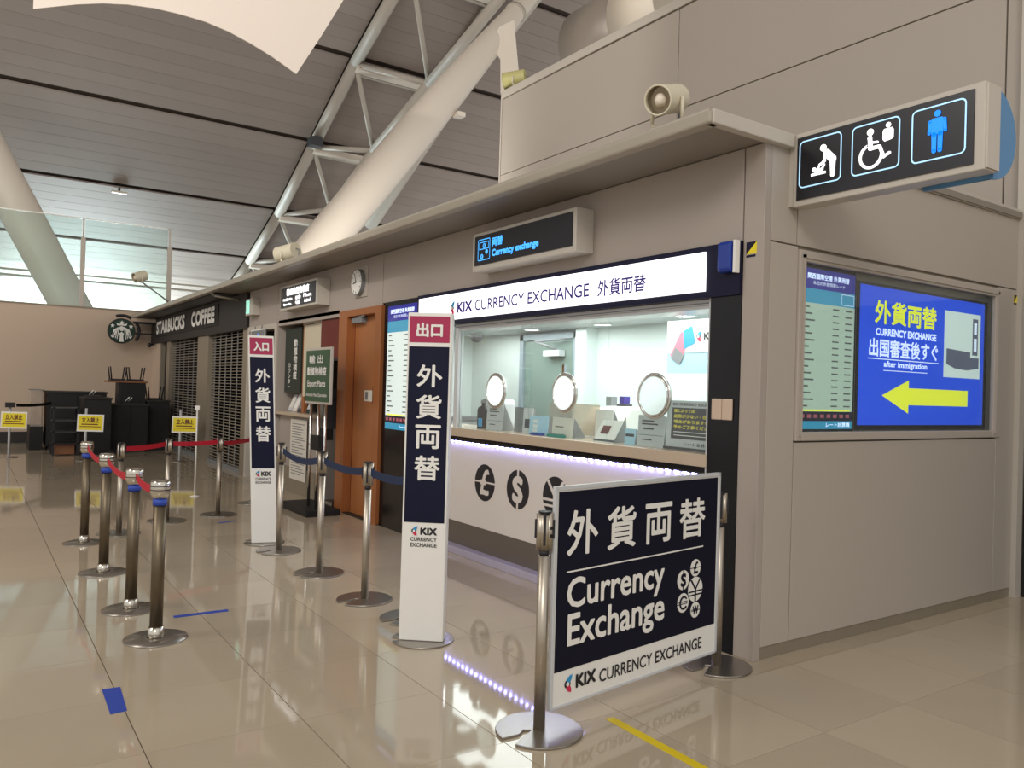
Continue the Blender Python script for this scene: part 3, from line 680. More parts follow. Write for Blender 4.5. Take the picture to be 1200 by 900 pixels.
t = thing('wall_clock', (-8.85, 3.80, 2.6), 'round white wall clock on a square backplate above the wooden door', 'clock')
MB().box(-9.02, -8.66, 3.828, 3.84, 2.60, 2.96).build('backplate', 'panel', t)
F = frame((-8.87, 3.828, 2.775), (1, 0, 0), (0, 0, 1))
MB().prism(F, circ(0, 0, .155, 48), 0, .05).build('rim', 'grey', t); MB().prism(F, circ(0, 0, .145, 48), .05, .053).build('dial', 'white', t)
mb = MB()
for i in range(12):
    a = i*PI/6; R_ = frame(F @ Vector((.122*math.sin(a), .122*math.cos(a), 0)), (math.cos(a), 0, -math.sin(a)), (math.sin(a), 0, math.cos(a))); mb.fbox(R_, -.004, .004, -.012, .012, .053, .055)
mb.build('hour_mark', 'ink', t)
for ang, ln, w_ in ((-1.75, .085, .006), (-.42, .11, .004)):
    R_ = frame(F @ Vector((0, 0, 0)), (math.cos(ang), 0, -math.sin(ang)), (math.sin(ang), 0, math.cos(ang))); MB().fbox(R_, -w_, w_, -.015, ln, .056, .058).build('hand', 'ink', t)
t = thing('exit_sign', (-13.0, 3.78, 2.6), 'small green emergency exit light box beside the black coffee shop fascia', 'sign')
MB().box(-13.2, -12.82, 3.72, 3.84, 2.63, 2.90).build('housing', 'trim', t, bev=.005); MB().box(-13.16, -13.0, 3.712, 3.72, 2.66, 2.87).build('green_face', 'exit_green', t)
F = frame((0, 3.71, 0), (1, 0, 0), (0, 0, 1)); MB().prism(F, circ(-13.08, 2.82, .02, 14), 0, .002).prism(F, [(-13.11, 2.8), (-13.06, 2.8), (-13.04, 2.7), (-13.06, 2.69), (-13.085, 2.75), (-13.12, 2.69), (-13.14, 2.7)], 0, .002).build('running_figure', 'white', t)

# toilets sign projecting over the corridor
t = thing('toilet_sign_box', (-2.5, 4.12, 2.69), 'black sign box with baby change, wheelchair and man pictograms above the corridor', 'sign')
MB().box(-3.015, -1.925, 4.05, 4.17, 2.69, 3.125).build('housing', 'trim', t, bev=.006)
MB().box(-1.925, -1.915, 4.06, 4.18, 2.70, 3.115).build('end_plate', 'trim', t); MB().box(-3.05, -3.015, 4.06, 4.16, 2.70, 3.12).build('wall_bracket', 'trim', t)
MB().box(-2.985, -1.975, 4.042, 4.05, 2.725, 3.095).build('black_face', 'sign_black', t)
F = frame((0, 4.04, 0), (1, 0, 0), (0, 0, 1))
for x0, x1, y0, y1 in ((-2.968, -2.690, 2.79, 3.069), (-2.628, -2.348, 2.79, 3.066), (-2.286, -2.008, 2.785, 3.064)):
    outline(F, x0, y0, x1, y1, .03, .008, 'lit_edge', t, .002)
def limb(mb, F, a, b, w0, w1=None, d=.003):
    w1 = w1 or w0; dx, dy = b[0]-a[0], b[1]-a[1]; l = math.hypot(dx, dy); nx, ny = -dy/l, dx/l
    mb.prism(F, [(a[0]+nx*w0, a[1]+ny*w0), (b[0]+nx*w1, b[1]+ny*w1), (b[0]-nx*w1, b[1]-ny*w1), (a[0]-nx*w0, a[1]-ny*w0)], 0, d)
    mb.prism(F, circ(a[0], a[1], w0, 12), 0, d); mb.prism(F, circ(b[0], b[1], w1, 12), 0, d)
mb = MB().prism(F, circ(-2.808, 2.998, .020, 20), 0, .003)
limb(mb, F, (-2.785, 2.965), (-2.745, 2.92), .020, .022); limb(mb, F, (-2.745, 2.92), (-2.745, 2.83), .018, .012)
limb(mb, F, (-2.795, 2.955), (-2.80, 2.92), .009); limb(mb, F, (-2.80, 2.92), (-2.825, 2.905), .007)
mb.fbox(F, -2.885, -2.79, 2.848, 2.862, 0, .003); mb.prism(F, circ(-2.865, 2.882, .014, 16), 0, .003)
limb(mb, F, (-2.855, 2.873), (-2.815, 2.875), .009); limb(mb, F, (-2.84, 2.88), (-2.83, 2.905), .005); limb(mb, F, (-2.815, 2.875), (-2.80, 2.90), .006)
mb.build('baby_change_pictogram', 'lit_white', t)
mb = MB().prism(F, circ(-2.518, 3.015, .019, 20), 0, .003)
limb(mb, F, (-2.52, 2.985), (-2.515, 2.925), .012); limb(mb, F, (-2.515, 2.957), (-2.475, 2.952), .006)
limb(mb, F, (-2.515, 2.925), (-2.465, 2.925), .010); limb(mb, F, (-2.462, 2.925), (-2.438, 2.865), .009); limb(mb, F, (-2.438, 2.865), (-2.405, 2.878), .008)
mb.torus(F, -2.513, 2.883, .001, .062, .0085, 32, 6, 1.9, 1.9+4.4)
mb.prism(F, circ(-2.415, 3.03, .014, 16), 0, .003); mb.prism(F, [(-2.438, 3.012), (-2.392, 3.012), (-2.385, 3.0), (-2.385, 2.957), (-2.395, 2.95), (-2.435, 2.945), (-2.445, 2.957), (-2.445, 3.0)], 0, .003)
mb.build('wheelchair_pictogram', 'lit_white', t)
mb = MB().prism(F, circ(-2.152, 3.020, .017, 20), 0, .003)
mb.prism(F, rrect(-2.182, 2.915, -2.122, 2.998, .01), 0, .003)
for s_ in (-1, 1):
    limb(mb, F, (-2.152+s_*.037, 2.985), (-2.152+s_*.041, 2.925), .008); limb(mb, F, (-2.152+s_*.016, 2.915), (-2.152+s_*.015, 2.83), .0125, .011)
mb.build('man_pictogram', 'lit_blue', t)
t = thing('round_blue_sign', (-2.5, 4.25, 2.66), 'sky blue half-round sign drum behind the black toilet sign box', 'sign')
half = [(.225*math.cos(-PI/2+PI*i/28)+4.185, .225*math.sin(-PI/2+PI*i/28)+2.90) for i in range(29)]
MB().prism(frame((-2.30, 0, 0), (0, 1, 0), (0, 0, 1)), half, 0, .34, True).build('drum', 'sky_blue', t)
MB().prism(frame((-1.96, 0, 0), (0, 1, 0), (0, 0, 1)), [(4.185+(y-4.185)*1.02, 2.9+(z-2.9)*1.02) for y, z in half], 0, .015).build('end_disc', 'sky_blue', t)

# ------------------------------------------------------------------ display window in side wall
wn = struct(MB().box(-3.07, -3.035, 4.165, 4.23, 1.29, 2.46).box(-3.07, -3.035, 6.63, 6.745, 1.29, 2.46).box(-3.07, -3.035, 4.23, 6.63, 2.39, 2.46).box(-3.07, -3.035, 4.23, 6.63, 1.29, 1.345).build('window_2', 'panel', bev=.006))
MB().box(-3.035, -3.025, 4.195, 4.215, 1.32, 2.43).box(-3.035, -3.025, 6.65, 6.67, 1.32, 2.43).box(-3.035, -3.025, 4.195, 6.67, 2.41, 2.43).build('frame_moulding', 'panel', wn)
MB().box(-3.20, -3.14, 4.2, 6.7, 1.3, 2.45).build('window_back', 'screen_glass_black', wn)
MB().box(-3.062, -3.058, 4.23, 6.63, 1.345, 2.39).build('glass_pane', 'glass', wn)
FD = frame((-3.088, 0, 0), (0, 1, 0), (0, 0, 1))
# (faces of the two screens stand 2 to 4 cm behind the glass)
def rate_board(F, x0, x1, y0, y1, label, loc, bright):
    t = thing('rate_display', loc, label, 'screen'); W = x1-x0; H = y1-y0
    Y = lambda q: y0+H*q
    X = lambda q: x0+W*q
    MB().fbox(F, x0-.02, x1+.02, y0-.02, y1+.02, -.04, -.002).build('bezel', 'screen_glass_black', t)
    MB().fbox(F, x0, x1, Y(.875), y1, -.002, 0).build('title_bar', 'scr_navy', t)
    MB().fbox(F, x0, x1, Y(.785), Y(.875), -.002, 0).build('head_bar', 'scr_cyan', t)
    MB().fbox(F, x0, x1, Y(.11), Y(.785), -.002, 0).build('rate_field', 'scr_white' if bright else 'scr_green', t)
    MB().fbox(F, x0, x1, Y(.05), Y(.11), -.002, 0).build('notice_bar', 'scr_dark', t)
    MB().fbox(F, x0, x1, y0, Y(.05), -.002, 0).build('footer_bar', 'scr_cyan', t)
    lettering(F, [('関西国際空港 外貨両替', X(.10), Y(.935), X(.88), Y(.972), .001), ('本日の外貨両替レート', X(.2), Y(.900), X(.8), Y(.925), 0), ('レート計算機', X(.5), Y(.012), X(.95), Y(.042), .0005)], 'scr_text', t, .001)
    mb = MB()
    for r_ in range(16):
        yy = .755-r_*.041
        mb.fbox(F, X(.05), X(.05+.10+.05*((r_*7) % 3)), Y(yy), Y(yy+.010), 0, .001)
        mb.fbox(F, X(.58), X(.70), Y(yy), Y(yy+.009), 0, .001); mb.fbox(F, X(.82), X(.95), Y(yy), Y(yy+.009), 0, .001)
    o = mb.build('rate_figures', 'grey', t); o['kind'] = 'stuff'
    mb = MB()
    for i in range(8): mb.fbox(F, X(.03+.12*i), X(.03+.12*i+.07), Y(.070), Y(.092), 0, .001)
    mb.build('flag_marks', 'pink', t)
    MB().fbox(F, X(.05), X(.95), Y(.112), Y(.122), 0, .001).build('yellow_line', 'scr_yellow', t)
    outline(F, X(.74), Y(.795), X(.98), Y(.865), .004, .003, 'scr_text', t, .001)
    return t
rate_board(FD, 4.26, 4.825, 1.36, 2.37, 'tall narrow rate screen in the side wall window', (-3.1, 4.55, 1.34), False)
FR = frame((0, 3.825, 0), (1, 0, 0), (0, 0, 1))
rate_board(FR, -8.07, -7.36, 1.09, 2.43, 'tall bright rate screen beside the wooden door', (-7.7, 3.83, 1.07), True)
t = thing('guidance_screen', (-3.1, 5.7, 1.36), 'wide blue screen with yellow arrow reading CURRENCY EXCHANGE after immigration', 'screen')
MB().fbox(FD, 4.865, 6.61, 1.355, 2.345, -.04, -.002).build('bezel', 'screen_glass_black', t)
MB().fbox(FD, 4.887, 6.56, 1.385, 2.326, -.002, 0).build('blue_field', 'scr_blue', t)
lettering(FD, [('外貨両替', 5.058, 2.075, 5.852, 2.238, .005)], 'scr_yellow', t, .001)
lettering(FD, [('CURRENCY EXCHANGE', 5.075, 1.995, 5.852, 2.047, .003), ('出国審査後すぐ', 5.00, 1.85, 5.88, 1.975, .003), ('after immigration', 5.18, 1.772, 5.735, 1.826, .002)], 'scr_text', t, .001)
MB().fbox(FD, 4.99, 5.89, 1.833, 1.839, 0, .001).fbox(FD, 5.18, 5.74, 1.757, 1.762, 0, .001).build('underline', 'scr_text', t)
MB().prism(FD, [(5.167, 1.588), (5.50, 1.70), (5.50, 1.645), (6.326, 1.645), (6.326, 1.525), (5.50, 1.525), (5.50, 1.465)], 0, .001).build('arrow', 'scr_yellow', t)
MB().fbox(FD, 5.965, 6.50, 1.74, 2.235, 0, .001).build('picture', 'scr_white', t)
MB().prism(FD, [(6.0, 1.955), (6.35, 1.94), (6.35, 1.90), (6.48, 1.90), (6.48, 1.82), (6.30, 1.80), (6.12, 1.81), (6.0, 1.84)], .001, .002).build('picture_counter', 'scr_grey', t)
MB().fbox(FD, 6.38, 6.46, 1.92, 2.20, .001, .002).build('picture_banner', 'scr_grey', t)
MB().fbox(FD, 6.40, 6.44, 1.95, 2.05, .002, .003).fbox(FD, 6.40, 6.44, 2.08, 2.17, .002, .003).build('picture_banner_marks', 'scr_text', t)

# ------------------------------------------------------------------ wooden door
d = struct(MB().box(-9.42, -9.17, 3.80, 4.0, 0, 2.46).box(-8.36, -8.20, 3.80, 4.0, 0, 2.46).box(-9.17, -8.36, 3.80, 4.0, 2.38, 2.46).build('door_2', 'wood_dark', bev=.005))
MB().box(-9.17, -8.36, 3.90, 3.95, .01, 2.38).build('door_leaf', 'wood', d)
MB().box(-9.145, -9.135, 3.895, 3.90, .02, 2.36).build('leaf_edge', 'maroon', d)
MB().box(-9.1, -8.8, 3.83, 3.90, 2.30, 2.36).build('door_closer', 'grey', d)
MB().tube([(-8.98, 3.84, 2.37), (-8.7, 3.82, 2.375)], .012).build('closer_arm', 'grey', d)
MB().box(-8.80, -8.53, 3.893, 3.90, 1.37, 1.50).build('door_notice', 'paper', d)
MB().fbox(frame((0, 3.892, 0), (1, 0, 0), (0, 0, 1)), -8.77, -8.70, 1.39, 1.48, 0, .001).build('notice_figure', 'grey', d)
MB().box(-8.46, -8.42, 3.84, 3.90, 1.33, 1.55).build('door_handle', 'chrome', d)
MB().box(-9.42, -8.20, 3.82, 3.90, 0, .012).build('threshold', 'skirt', d)
struct(MB().box(-9.5, -9.42, 3.81, 3.9, 0, .10).build('baseboard_front', 'skirt'))

# ------------------------------------------------------------------ quarantine booth
struct(MB().box(-9.50, -9.42, 3.85, 5.6, 0, 2.46).build('wall_booth_right', 'black_matt'))
struct(MB().box(-13.4, -9.5, 5.5, 5.6, 0, 3.05).build('wall_booth_back', 'panel_front'))
struct(MB().box(-11.99, -11.87, 3.83, 5.5, 0, 2.46).build('wall_booth_left', 'panel_front'))
struct(MB().box(-11.87, -9.5, 3.84, 5.5, 2.44, 2.49).build('ceiling_booth', 'soffit'))
struct(MB().box(-11.87, -9.43, 3.835, 3.92, 2.405, 2.445).build('trim_14', 'panel_front'))
t = thing('booth_counter', (-11.0, 4.0, 0), 'beige service window counter with brown fascia left of the wooden door', 'counter')
MB().box(-11.87, -10.25, 3.78, 4.4, 1.10, 1.145).build('ledge', 'ledge', t, bev=.004)
MB().box(-11.87, -10.3, 3.90, 4.3, 0, 1.10).build('front', 'panel_front', t)
MB().box(-11.87, -10.3, 3.88, 3.90, 0, .36).build('kick_plate', 'base', t)
t = thing('booth_poster', (-11.4, 3.9, 1.5), 'dark green vertical poster with white characters beside the booth window', 'poster')
MB().box(-11.80, -11.12, 3.93, 3.96, 1.42, 2.36).build('panel', 'darkgreen', t)
F = frame((0, 3.928, 0), (1, 0, 0), (0, 0, 1))
lettering(F, [('動\n植\n物\n検\n疫', -11.42, 1.62, -11.26, 2.20, .003), ('カ\nウ\nン\nタ\nー', -11.64, 1.5, -11.53, 1.86, .002)], 'white', t, .002)
t = thing('booth_post', (-11.03, 3.95, 1.15), 'reddish wooden upright at the booth window', 'post')
MB().box(-11.10, -11.0, 3.95, 4.0, 1.146, 2.38).build('upright', 'wood_dark', t); MB().box(-11.11, -10.99, 3.945, 4.01, 2.38, 2.439).build('head_block', 'wood_dark', t)
t = thing('booth_shutter', (-10.6, 3.95, 1.5), 'cream rolled-down blind in the booth window', 'blind')
MB().box(-10.98, -10.26, 3.92, 3.94, 1.38, 2.38).build('panel', 'cream', t); MB().box(-10.24, -10.20, 3.88, 3.96, 1.146, 2.43).box(-11.0, -10.24, 3.91, 3.95, 2.39, 2.42).build('frame', 'trim', t)
t = thing('maroon_board', (-9.8, 4.1, 1.2), 'dark red board closing the recess left of the wooden door', 'board')
MB().box(-10.20, -9.51, 3.87, 3.91, 1.9, 2.40).build('board', 'maroon', t); MB().box(-10.20, -9.51, 3.86, 3.92, 1.86, 1.9).build('lower_rail', 'ink', t)
t = thing('recess_dark_sheet', (-9.8, 4.5, 0), 'black sheet standing in for the dark of the recess under the dark red board', 'dark sheet')
MB().box(-10.18, -9.52, 4.12, 4.16, .02, 1.86).build('dark_sheet', 'black_matt', t); MB().cyl((-10.18, 4.14, 1.87), (-9.52, 4.14, 1.87), .015, n=8).build('rod', 'grey', t)  # black sheet puts the recess's darkness into its colour
t = thing('paper_notice', (-11.0, 3.85, .2), 'long white printed notice taped below the booth ledge', 'notice')
F = frame((0, 3.872, 0), (1, 0, 0), (0, 0, 1))
MB().fbox(F, -11.28, -10.62, .20, 1.05, 0, .004).build('sheet', 'paper', t)
mb = MB()
for i in range(20): mb.fbox(F, -11.22, -10.68-.08*((i*5) % 3), .98-i*.037, .992-i*.037, .004, .005)
mb.build('print_lines', 'grey', t)
for i, (x, h) in enumerate(((-11.60, .26), (-11.40, .30), (-11.2, .33), (-10.85, .24))):
    t = thing('leaflet_rack', (x, 4.0, 1.148), ('pale leaflet rack on the booth ledge behind the left tall sign', 'leaflet rack with slanted sheets on the booth ledge, second from the left', 'tallest dark leaflet rack on the booth ledge', 'low leaflet rack on the booth ledge beside the green board')[i], 'rack', 'racks on the booth ledge')
    F = frame((0, 3.95, 1.153), (1, 0, 0), (0, .4, 1))
    MB().fbox(F, x-.08, x+.08, 0, h, -.02, 0).build('holder', ('acryl', 'paper', 'dgrey', 'darkgreen')[i], t)
    MB().fbox(F, x-.06, x+.06, .05, h-.04, 0, .004).build('leaflet', ('paper', 'white', 'grey', 'acryl')[i], t)
t = thing('green_board_stand', (-9.95, 3.45, 0), 'green export quarantine board on a stand with a black base', 'sign board')
MB().box(-9.49, -8.68, 3.42, 3.45, 1.32, 1.985).build('board_frame', 'trim', t, bev=.004)
MB().box(-9.46, -8.71, 3.412, 3.42, 1.35, 1.955).build('green_panel', 'green', t)
F = frame((.08, 3.41, 0), (1, 0, 0), (0, 0, 1))
lettering(F, [('輸 出', -9.42, 1.80, -8.98, 1.90, .003), ('動植物検疫', -9.48, 1.655, -8.86, 1.76, .004), ('Export Plants', -9.46, 1.50, -8.88, 1.60, .003), ('Animal & Plant Quarantine', -9.50, 1.40, -8.83, 1.45, .001)], 'white', t, .003)
for x in (-9.4, -9.15, -8.93): MB().cyl((x, 3.47, .07), (x, 3.47, 1.5), .018, n=12).build('pole', 'chrome', t)
MB().box(-9.95, -9.0, 3.30, 3.72, .0, .075).build('base', 'black_matt', t, bev=.01)
MB().box(-9.2, -8.95, 3.40, 3.5, .78, .95).build('clamp', 'black_matt', t)
t = thing('phone_bracket', (-9.62, 3.8, .95), 'black wall bracket in the recess beside the green board', 'bracket')
MB().box(-9.62, -9.5, 3.70, 3.84, 1.0, 1.5).build('plate', 'dgrey', t); MB().box(-9.64, -9.5, 3.66, 3.8, .86, 1.0).build('cradle', 'black_matt', t)
# corridor mouth left of the booth
struct(MB().box(-13.4, -13.32, 3.82, 4.0, 0, 2.46).box(-11.99, -11.93, 3.815, 4.0, 0, 2.46).box(-13.32, -11.99, 3.82, 4.0, 2.38, 2.46).build('door_3', 'trim'))
struct(MB().box(-13.4, -11.99, 5.2, 5.3, 0, 2.44).build('wall_corridor', 'dgrey'))
t = thing('small_pictogram_sign', (-12.75, 4.0, 2.0), 'small sign with a blue toilet pictogram above the left tall sign', 'sign')
F = frame((0, 3.80, 0), (1, 0, 0), (0, 0, 1))
MB().fbox(F, -13.13, -12.40, 2.14, 2.40, -.02, 0).build('plate', 'grey', t)
outline(F, -13.13, 2.14, -12.40, 2.40, .01, .02, 'white', t, .002); MB().prism(F, [(-12.86, 2.2), (-12.66, 2.2), (-12.76, 2.34)], 0, .003).build('pictogram', 'lit_blue', t)
for x in (-12.95, -12.6): MB().cyl((x, 3.81, 2.40), (x, 3.81, 2.46), .006, n=6).build('hanger', 'grey', t)

# ------------------------------------------------------------------ coffee shop front
t = thing('shop_fascia', (-17.5, 3.84, 2.42), 'charcoal shop fascia with white STARBUCKS COFFEE lettering', 'sign')
MB().box(-21.72, -13.42, 3.80, 3.98, 2.44, 3.045).build('fascia_board', 'charcoal', t)
MB().box(-21.0, -15.2, 3.785, 3.80, 2.585, 2.985).build('letter_backing', 'black_matt', t)
F = frame((0, 3.78, 0), (1, 0, 0), (0, 0, 1))
mb = MB()
for s_, x0, x1 in (('STARBUCKS', -20.88, -17.85), ('COFFEE', -17.25, -15.39)):
    text_into(mb, F, s_, x0, 2.645, x1, 2.955, .01, .022)
mb.build('lettering', 'white', t)
for i, (xa, xb) in enumerate(((-19.6, -16.95), (-16.05, -13.75))):
    t = thing('shutter_grille', ((xa+xb)/2, 3.9, 0), ('closed metal lattice shutter, the left one of the coffee shop', 'closed metal lattice shutter of the coffee shop nearest the exit sign')[i], 'shutter')
    mb = MB()
    for r_ in range(43): mb.cyl((xa, 3.92, .09+r_*.055), (xb, 3.92, .09+r_*.055), .010, n=6, caps=False)
    o = mb.build('grille_rod', 'base', t); o['kind'] = 'stuff'
    n_ = 6
    for c_ in range(n_): 
        x = xa+(xb-xa)*(c_+.5)/n_
        MB().box(x-.012, x+.012, 3.912, 3.928, .06, 2.44).build('grille_link', 'grey', t)
    MB().box(xa, xb, 3.88, 3.96, 0, .07).build('bottom_bar', 'grey', t)
for k_, (xa, xb) in enumerate(((-20.75, -20.6), (-19.95, -19.62), (-16.93, -16.07), (-13.73, -13.42))):
    struct(MB().box(xa, xb, 3.84, 3.98, 0, 2.44).build('trim_%d' % (8+k_), 'base'))
struct(MB().box(-20.6, -19.95, 3.93, 3.98, 0, 2.44).build('door_4', 'black_matt'))
struct(MB().box(-21.7, -13.4, 5.4, 5.5, 0, 3.05).box(-21.75, -21.7, 3.98, 5.5, 0, 3.05).box(-13.5, -13.4, 4.0, 5.5, 0, 3.05).build('wall_shop_back', 'black_matt'))
t = thing('shop_back_cabinet', (-15, 5.1, 0), 'dark red-brown cabinet inside the coffee shop behind the shutter', 'cabinet')
MB().box(-16.6, -13.8, 4.9, 5.35, 0, 1.5).build('body', 'maroon', t); MB().box(-16.65, -13.75, 4.85, 5.35, 1.5, 1.55).build('top', 'ink', t)
# round blade sign
t = thing('round_blade_sign', (-21.2, 3.4, 2.5), 'round green coffee shop sign with white mermaid emblem on a black bracket', 'sign')
FB = frame((-21.2, 3.045, 2.70), (0, 1, 0), (0, 0, 1))
MB().prism(FB, circ(0, 0, .30, 48), -.05, .05).build('disc', 'green_ink', t)
MB().torus(FB, 0, 0, .05, .292, .010, 48, 6).build('disc_rim', 'ink', t)
mb = MB()
def star(cx, cy, r, n=5, k=.45):
    return [((r if i % 2 == 0 else r*k)*math.sin(PI*i/n)+cx, (r if i % 2 == 0 else r*k)*math.cos(PI*i/n)+cy) for i in range(2*n)]
mb.prism(FB, star(0, .205, .05), .05, .056)
mb.prism(FB, [(-.10, .13), (-.12, .19), (-.06, .165), (0, .18), (.06, .165), (.12, .19), (.10, .13)], .05, .056)
for s_ in (-1, 1):
    mb.prism(FB, star(s_*.20, .12, .055), .05, .056)
    for q in range(4):
        a = .055+.035*q; limb2 = [(s_*a*.75, .10-.02*q), (s_*(a+.012), .10-.02*q), (s_*(a+.03), -.05), (s_*(a+.05), -.20+.02*q), (s_*(a+.035), -.20+.02*q), (s_*(a+.012), -.05)]
        mb.prism(FB, limb2, .05, .056)
    mb.torus(FB, s_*.20, -.03, .052, .075, .014, 14, 6, 2.2 if s_ > 0 else -1.0, 4.2 if s_ > 0 else 1.0)
    mb.prism(FB, [(s_*.17, -.14), (s_*.24, -.10), (s_*.22, -.15), (s_*.19, -.18)], .05, .056)
mb.prism(FB, [(-.045, .02), (-.05, .08), (-.02, .115), (.02, .115), (.05, .08), (.045, .02), (0, -.01)], .05, .056)
mb.prism(FB, [(-.05, -.06), (0, -.02), (.05, -.06), (.035, -.12), (.05, -.26), (-.05, -.26), (-.035, -.12)], .05, .056)
mb.build('mermaid_emblem', 'white', t)
MB().torus(FB, .02, 0, -.02, .375, .036, 30, 8, -.62, 1.95).build('bracket_arc', 'ink', t)
MB().box(-21.24, -21.16, 3.30, 3.84, 2.90, 2.95).box(-21.24, -21.16, 3.36, 3.84, 2.64, 2.68).build('bracket_arm', 'ink', t)
MB().box(-21.26, -21.14, 3.25, 3.84, 2.95, 3.03).build('arm_cover', 'farwall', t)
t = thing('wall_camera', (-21.3, 3.6, 2.35), 'tiny black camera under the round coffee shop sign', 'camera')
MB().cyl((-21.2, 3.70, 2.40), (-21.2, 3.80, 2.42), .02, n=10).build('arm', 'ink', t); MB().lathe([(.02, -.06), (.05, -.03), (.05, .02), (.02, .05)], (-21.2, 3.68, 2.40), 16).build('head', 'ink', t)
# cafe furniture, all dark
def cabinet(name, x0, x1, y0, y1, h, label, m_='black_matt', cat='cabinet', doors=2):
    t = thing(name, ((x0+x1)/2, (y0+y1)/2, 0), label, cat)
    MB().box(x0, x1, y0, y1, .08, h-.04).build('carcass', m_, t); MB().box(x0-.02, x1+.02, y0-.02, y1+.02, h-.04, h).build('top', 'skirt', t, bev=.004)
    MB().box(x0+.04, x1-.04, y0+.04, y1-.04, 0, .08).build('plinth', 'ink', t)
    for i in range(doors):
        a = y0+(y1-y0)*i/doors+.01; b = y0+(y1-y0)*(i+1)/doors-.01
        dd = MB().box(x1, x1+.015, a, b, .10, h-.06).build('door', m_, t); MB().box(x1+.015, x1+.03, b-.05, b-.035, h*.5, h*.6).build('handle', 'ink', dd)
    return t
cabinet('bar_counter', -20.3, -19.5, 1.42, 2.55, 1.25, 'large black counter against the beige far wall')
t = thing('acrylic_side_screen', (-19.6, 1.25, 0), 'tinted clear side screen left of the large black counter', 'screen')
MB().box(-20.3, -19.5, 1.33, 1.35, .5, 1.27).build('sheet', 'acrylic_clear', t); MB().box(-20.3, -19.5, 1.12, 1.35, 1.255, 1.275).build('top_rail', 'grey', t)
MB().box(-19.53, -19.5, 1.12, 1.35, .5, 1.25).build('front_sheet', 'acrylic_clear', t); MB().box(-20.3, -19.5, 1.12, 1.36, .0, .5).build('base_box', 'black_matt', t)
t = thing('open_shelf', (-18.2, 1.65, 0), 'black open shelf rack with a brown board at its foot', 'shelf')
for y in (1.44, 1.86):
    for x in (-18.45, -18.0): MB().box(x-.02, x+.02, y-.02, y+.02, 0, .97).build('upright', 'ink', t)
for z in (.25, .48, .70, .95): MB().box(-18.47, -17.98, 1.42, 1.88, z-.02, z).build('shelf', 'dgrey' if z > .4 else 'ink', t)
MB().box(-18.4, -18.1, 1.48, 1.82, .02, .23).build('box', 'brown', t)
cabinet('waste_cabinet', -18.6, -18.0, 1.95, 2.45, 1.16, 'black waste cabinet with trays on top, right of the open shelf', doors=1)
cabinet('side_counter', -19.45, -18.6, 2.55, 3.25, 1.02, 'long low black counter in front of the coffee shop end wall', doors=2)
cabinet('condiment_unit', -19.9, -19.0, 3.3, 3.75, 1.1, 'black condiment unit beside the coffee shop door', doors=1)
for i, (x, y, z, lb) in enumerate(((-18.3, 2.15, 1.16, 'black tray with crossed white tongs on the waste cabinet'), (-18.82, 2.9, 1.02, 'black tray on the long low counter'))):
    t = thing('serving_tray', (x, y, z), lb, 'tray'); MB().box(x-.2, x+.2, y-.16, y+.16, z, z+.03).build('tray', 'ink', t)
    MB().cyl((x-.1, y-.06, z+.04), (x+.12, y-.02, z+.14), .012, n=8).build('tong', 'white', t); MB().cyl((x-.1, y+.0, z+.04), (x+.12, y+.03, z+.13), .012, n=8).build('tong', 'white', t)
# chairs stacked upside down on a table
t = thing('cafe_table', (-19.3, 3.0, 1.02), 'black box unit with a thin brown top on the low counter', 'table')
MB().box(-19.55, -19.0, 2.5, 3.3, 1.47, 1.51).build('table_top', 'brown', t)
MB().box(-19.5, -19.05, 2.72, 3.26, 1.02, 1.47).build('cabinet_body', 'ink', t)
MB().box(-19.05, -19.04, 2.76, 3.22, 1.06, 1.43).build('front_board', 'black_matt', t)
for i, (x, y) in enumerate(((-19.3, 2.72), (-19.3, 3.08), (-19.5, 3.52))):
    zz = 1.51 if i < 2 else 1.10
    t = thing('cafe_chair', (x, y, zz), ('black chair upside down on the raised table, left one', 'black chair upside down on the raised table, right one', 'black chair upside down nearest the coffee shop door')[i], 'chair', 'upturned chairs by the coffee shop')
    MB().box(x-.17, x+.17, y-.15, y+.15, zz, zz+.04).build('seat', 'ink', t)
    for dx, dy in ((-.14, -.13), (.14, -.13), (-.14, .13), (.14, .13)):
        MB().cyl((x+dx, y+dy, zz+.04), (x+dx*1.2, y+dy*1.25, zz+.30), .014, n=8).build('leg', 'ink', t)

# ------------------------------------------------------------------ spotlights on canopy, wall, boom
def spot(loc, direction, r, ln, label, m_='ivory', mount=None, group='spotlights'):
    t = thing('spotlight', mount or loc, label, 'spotlight'); c = Vector(loc); d_ = Vector(direction).normalized()
    f = c+d_*ln/2; b = c-d_*ln/2
    MB().cyl(b, f, r, n=32, caps=False).cyl(b-d_*.001, b, r, n=32).build('barrel', m_, t)
    MB().cyl(f-d_*.05, f-d_*.04, r*.96, n=32).build('reflector', 'lens', t)
    MB().torus(frame(f, d_.orthogonal(), d_.cross(d_.orthogonal())), 0, 0, 0, r*.97, r*.07, 32, 8).build('rim', m_, t)
    MB().lathe([(.3*r, -.4*r), (.45*r, 0), (.3*r, .35*r), (.05*r, .45*r)], f-d_*.04, 16).build('bulb', 'duct_white', t)
    side = d_.cross(Vector((0, 0, 1))).normalized(); base = Vector(mount or loc)
    for s_ in (-1, 1):
        MB().tube([c+side*s_*(r+.012), c+side*s_*(r+.012)+Vector((0, 0, -(c.z-base.z)*.55)), base+side*s_*.03], .012).build('yoke', 'ivory', t)
    MB().cyl(base, base+Vector((0, 0, .03)), .05, n=16).build('foot', 'ivory', t)
    MB().tube([b+Vector((0, 0, .03)), b-d_*.06, b-d_*.05+Vector((0, 0, -.1)), base], .008).build('cable', 'grey', t)
    return t
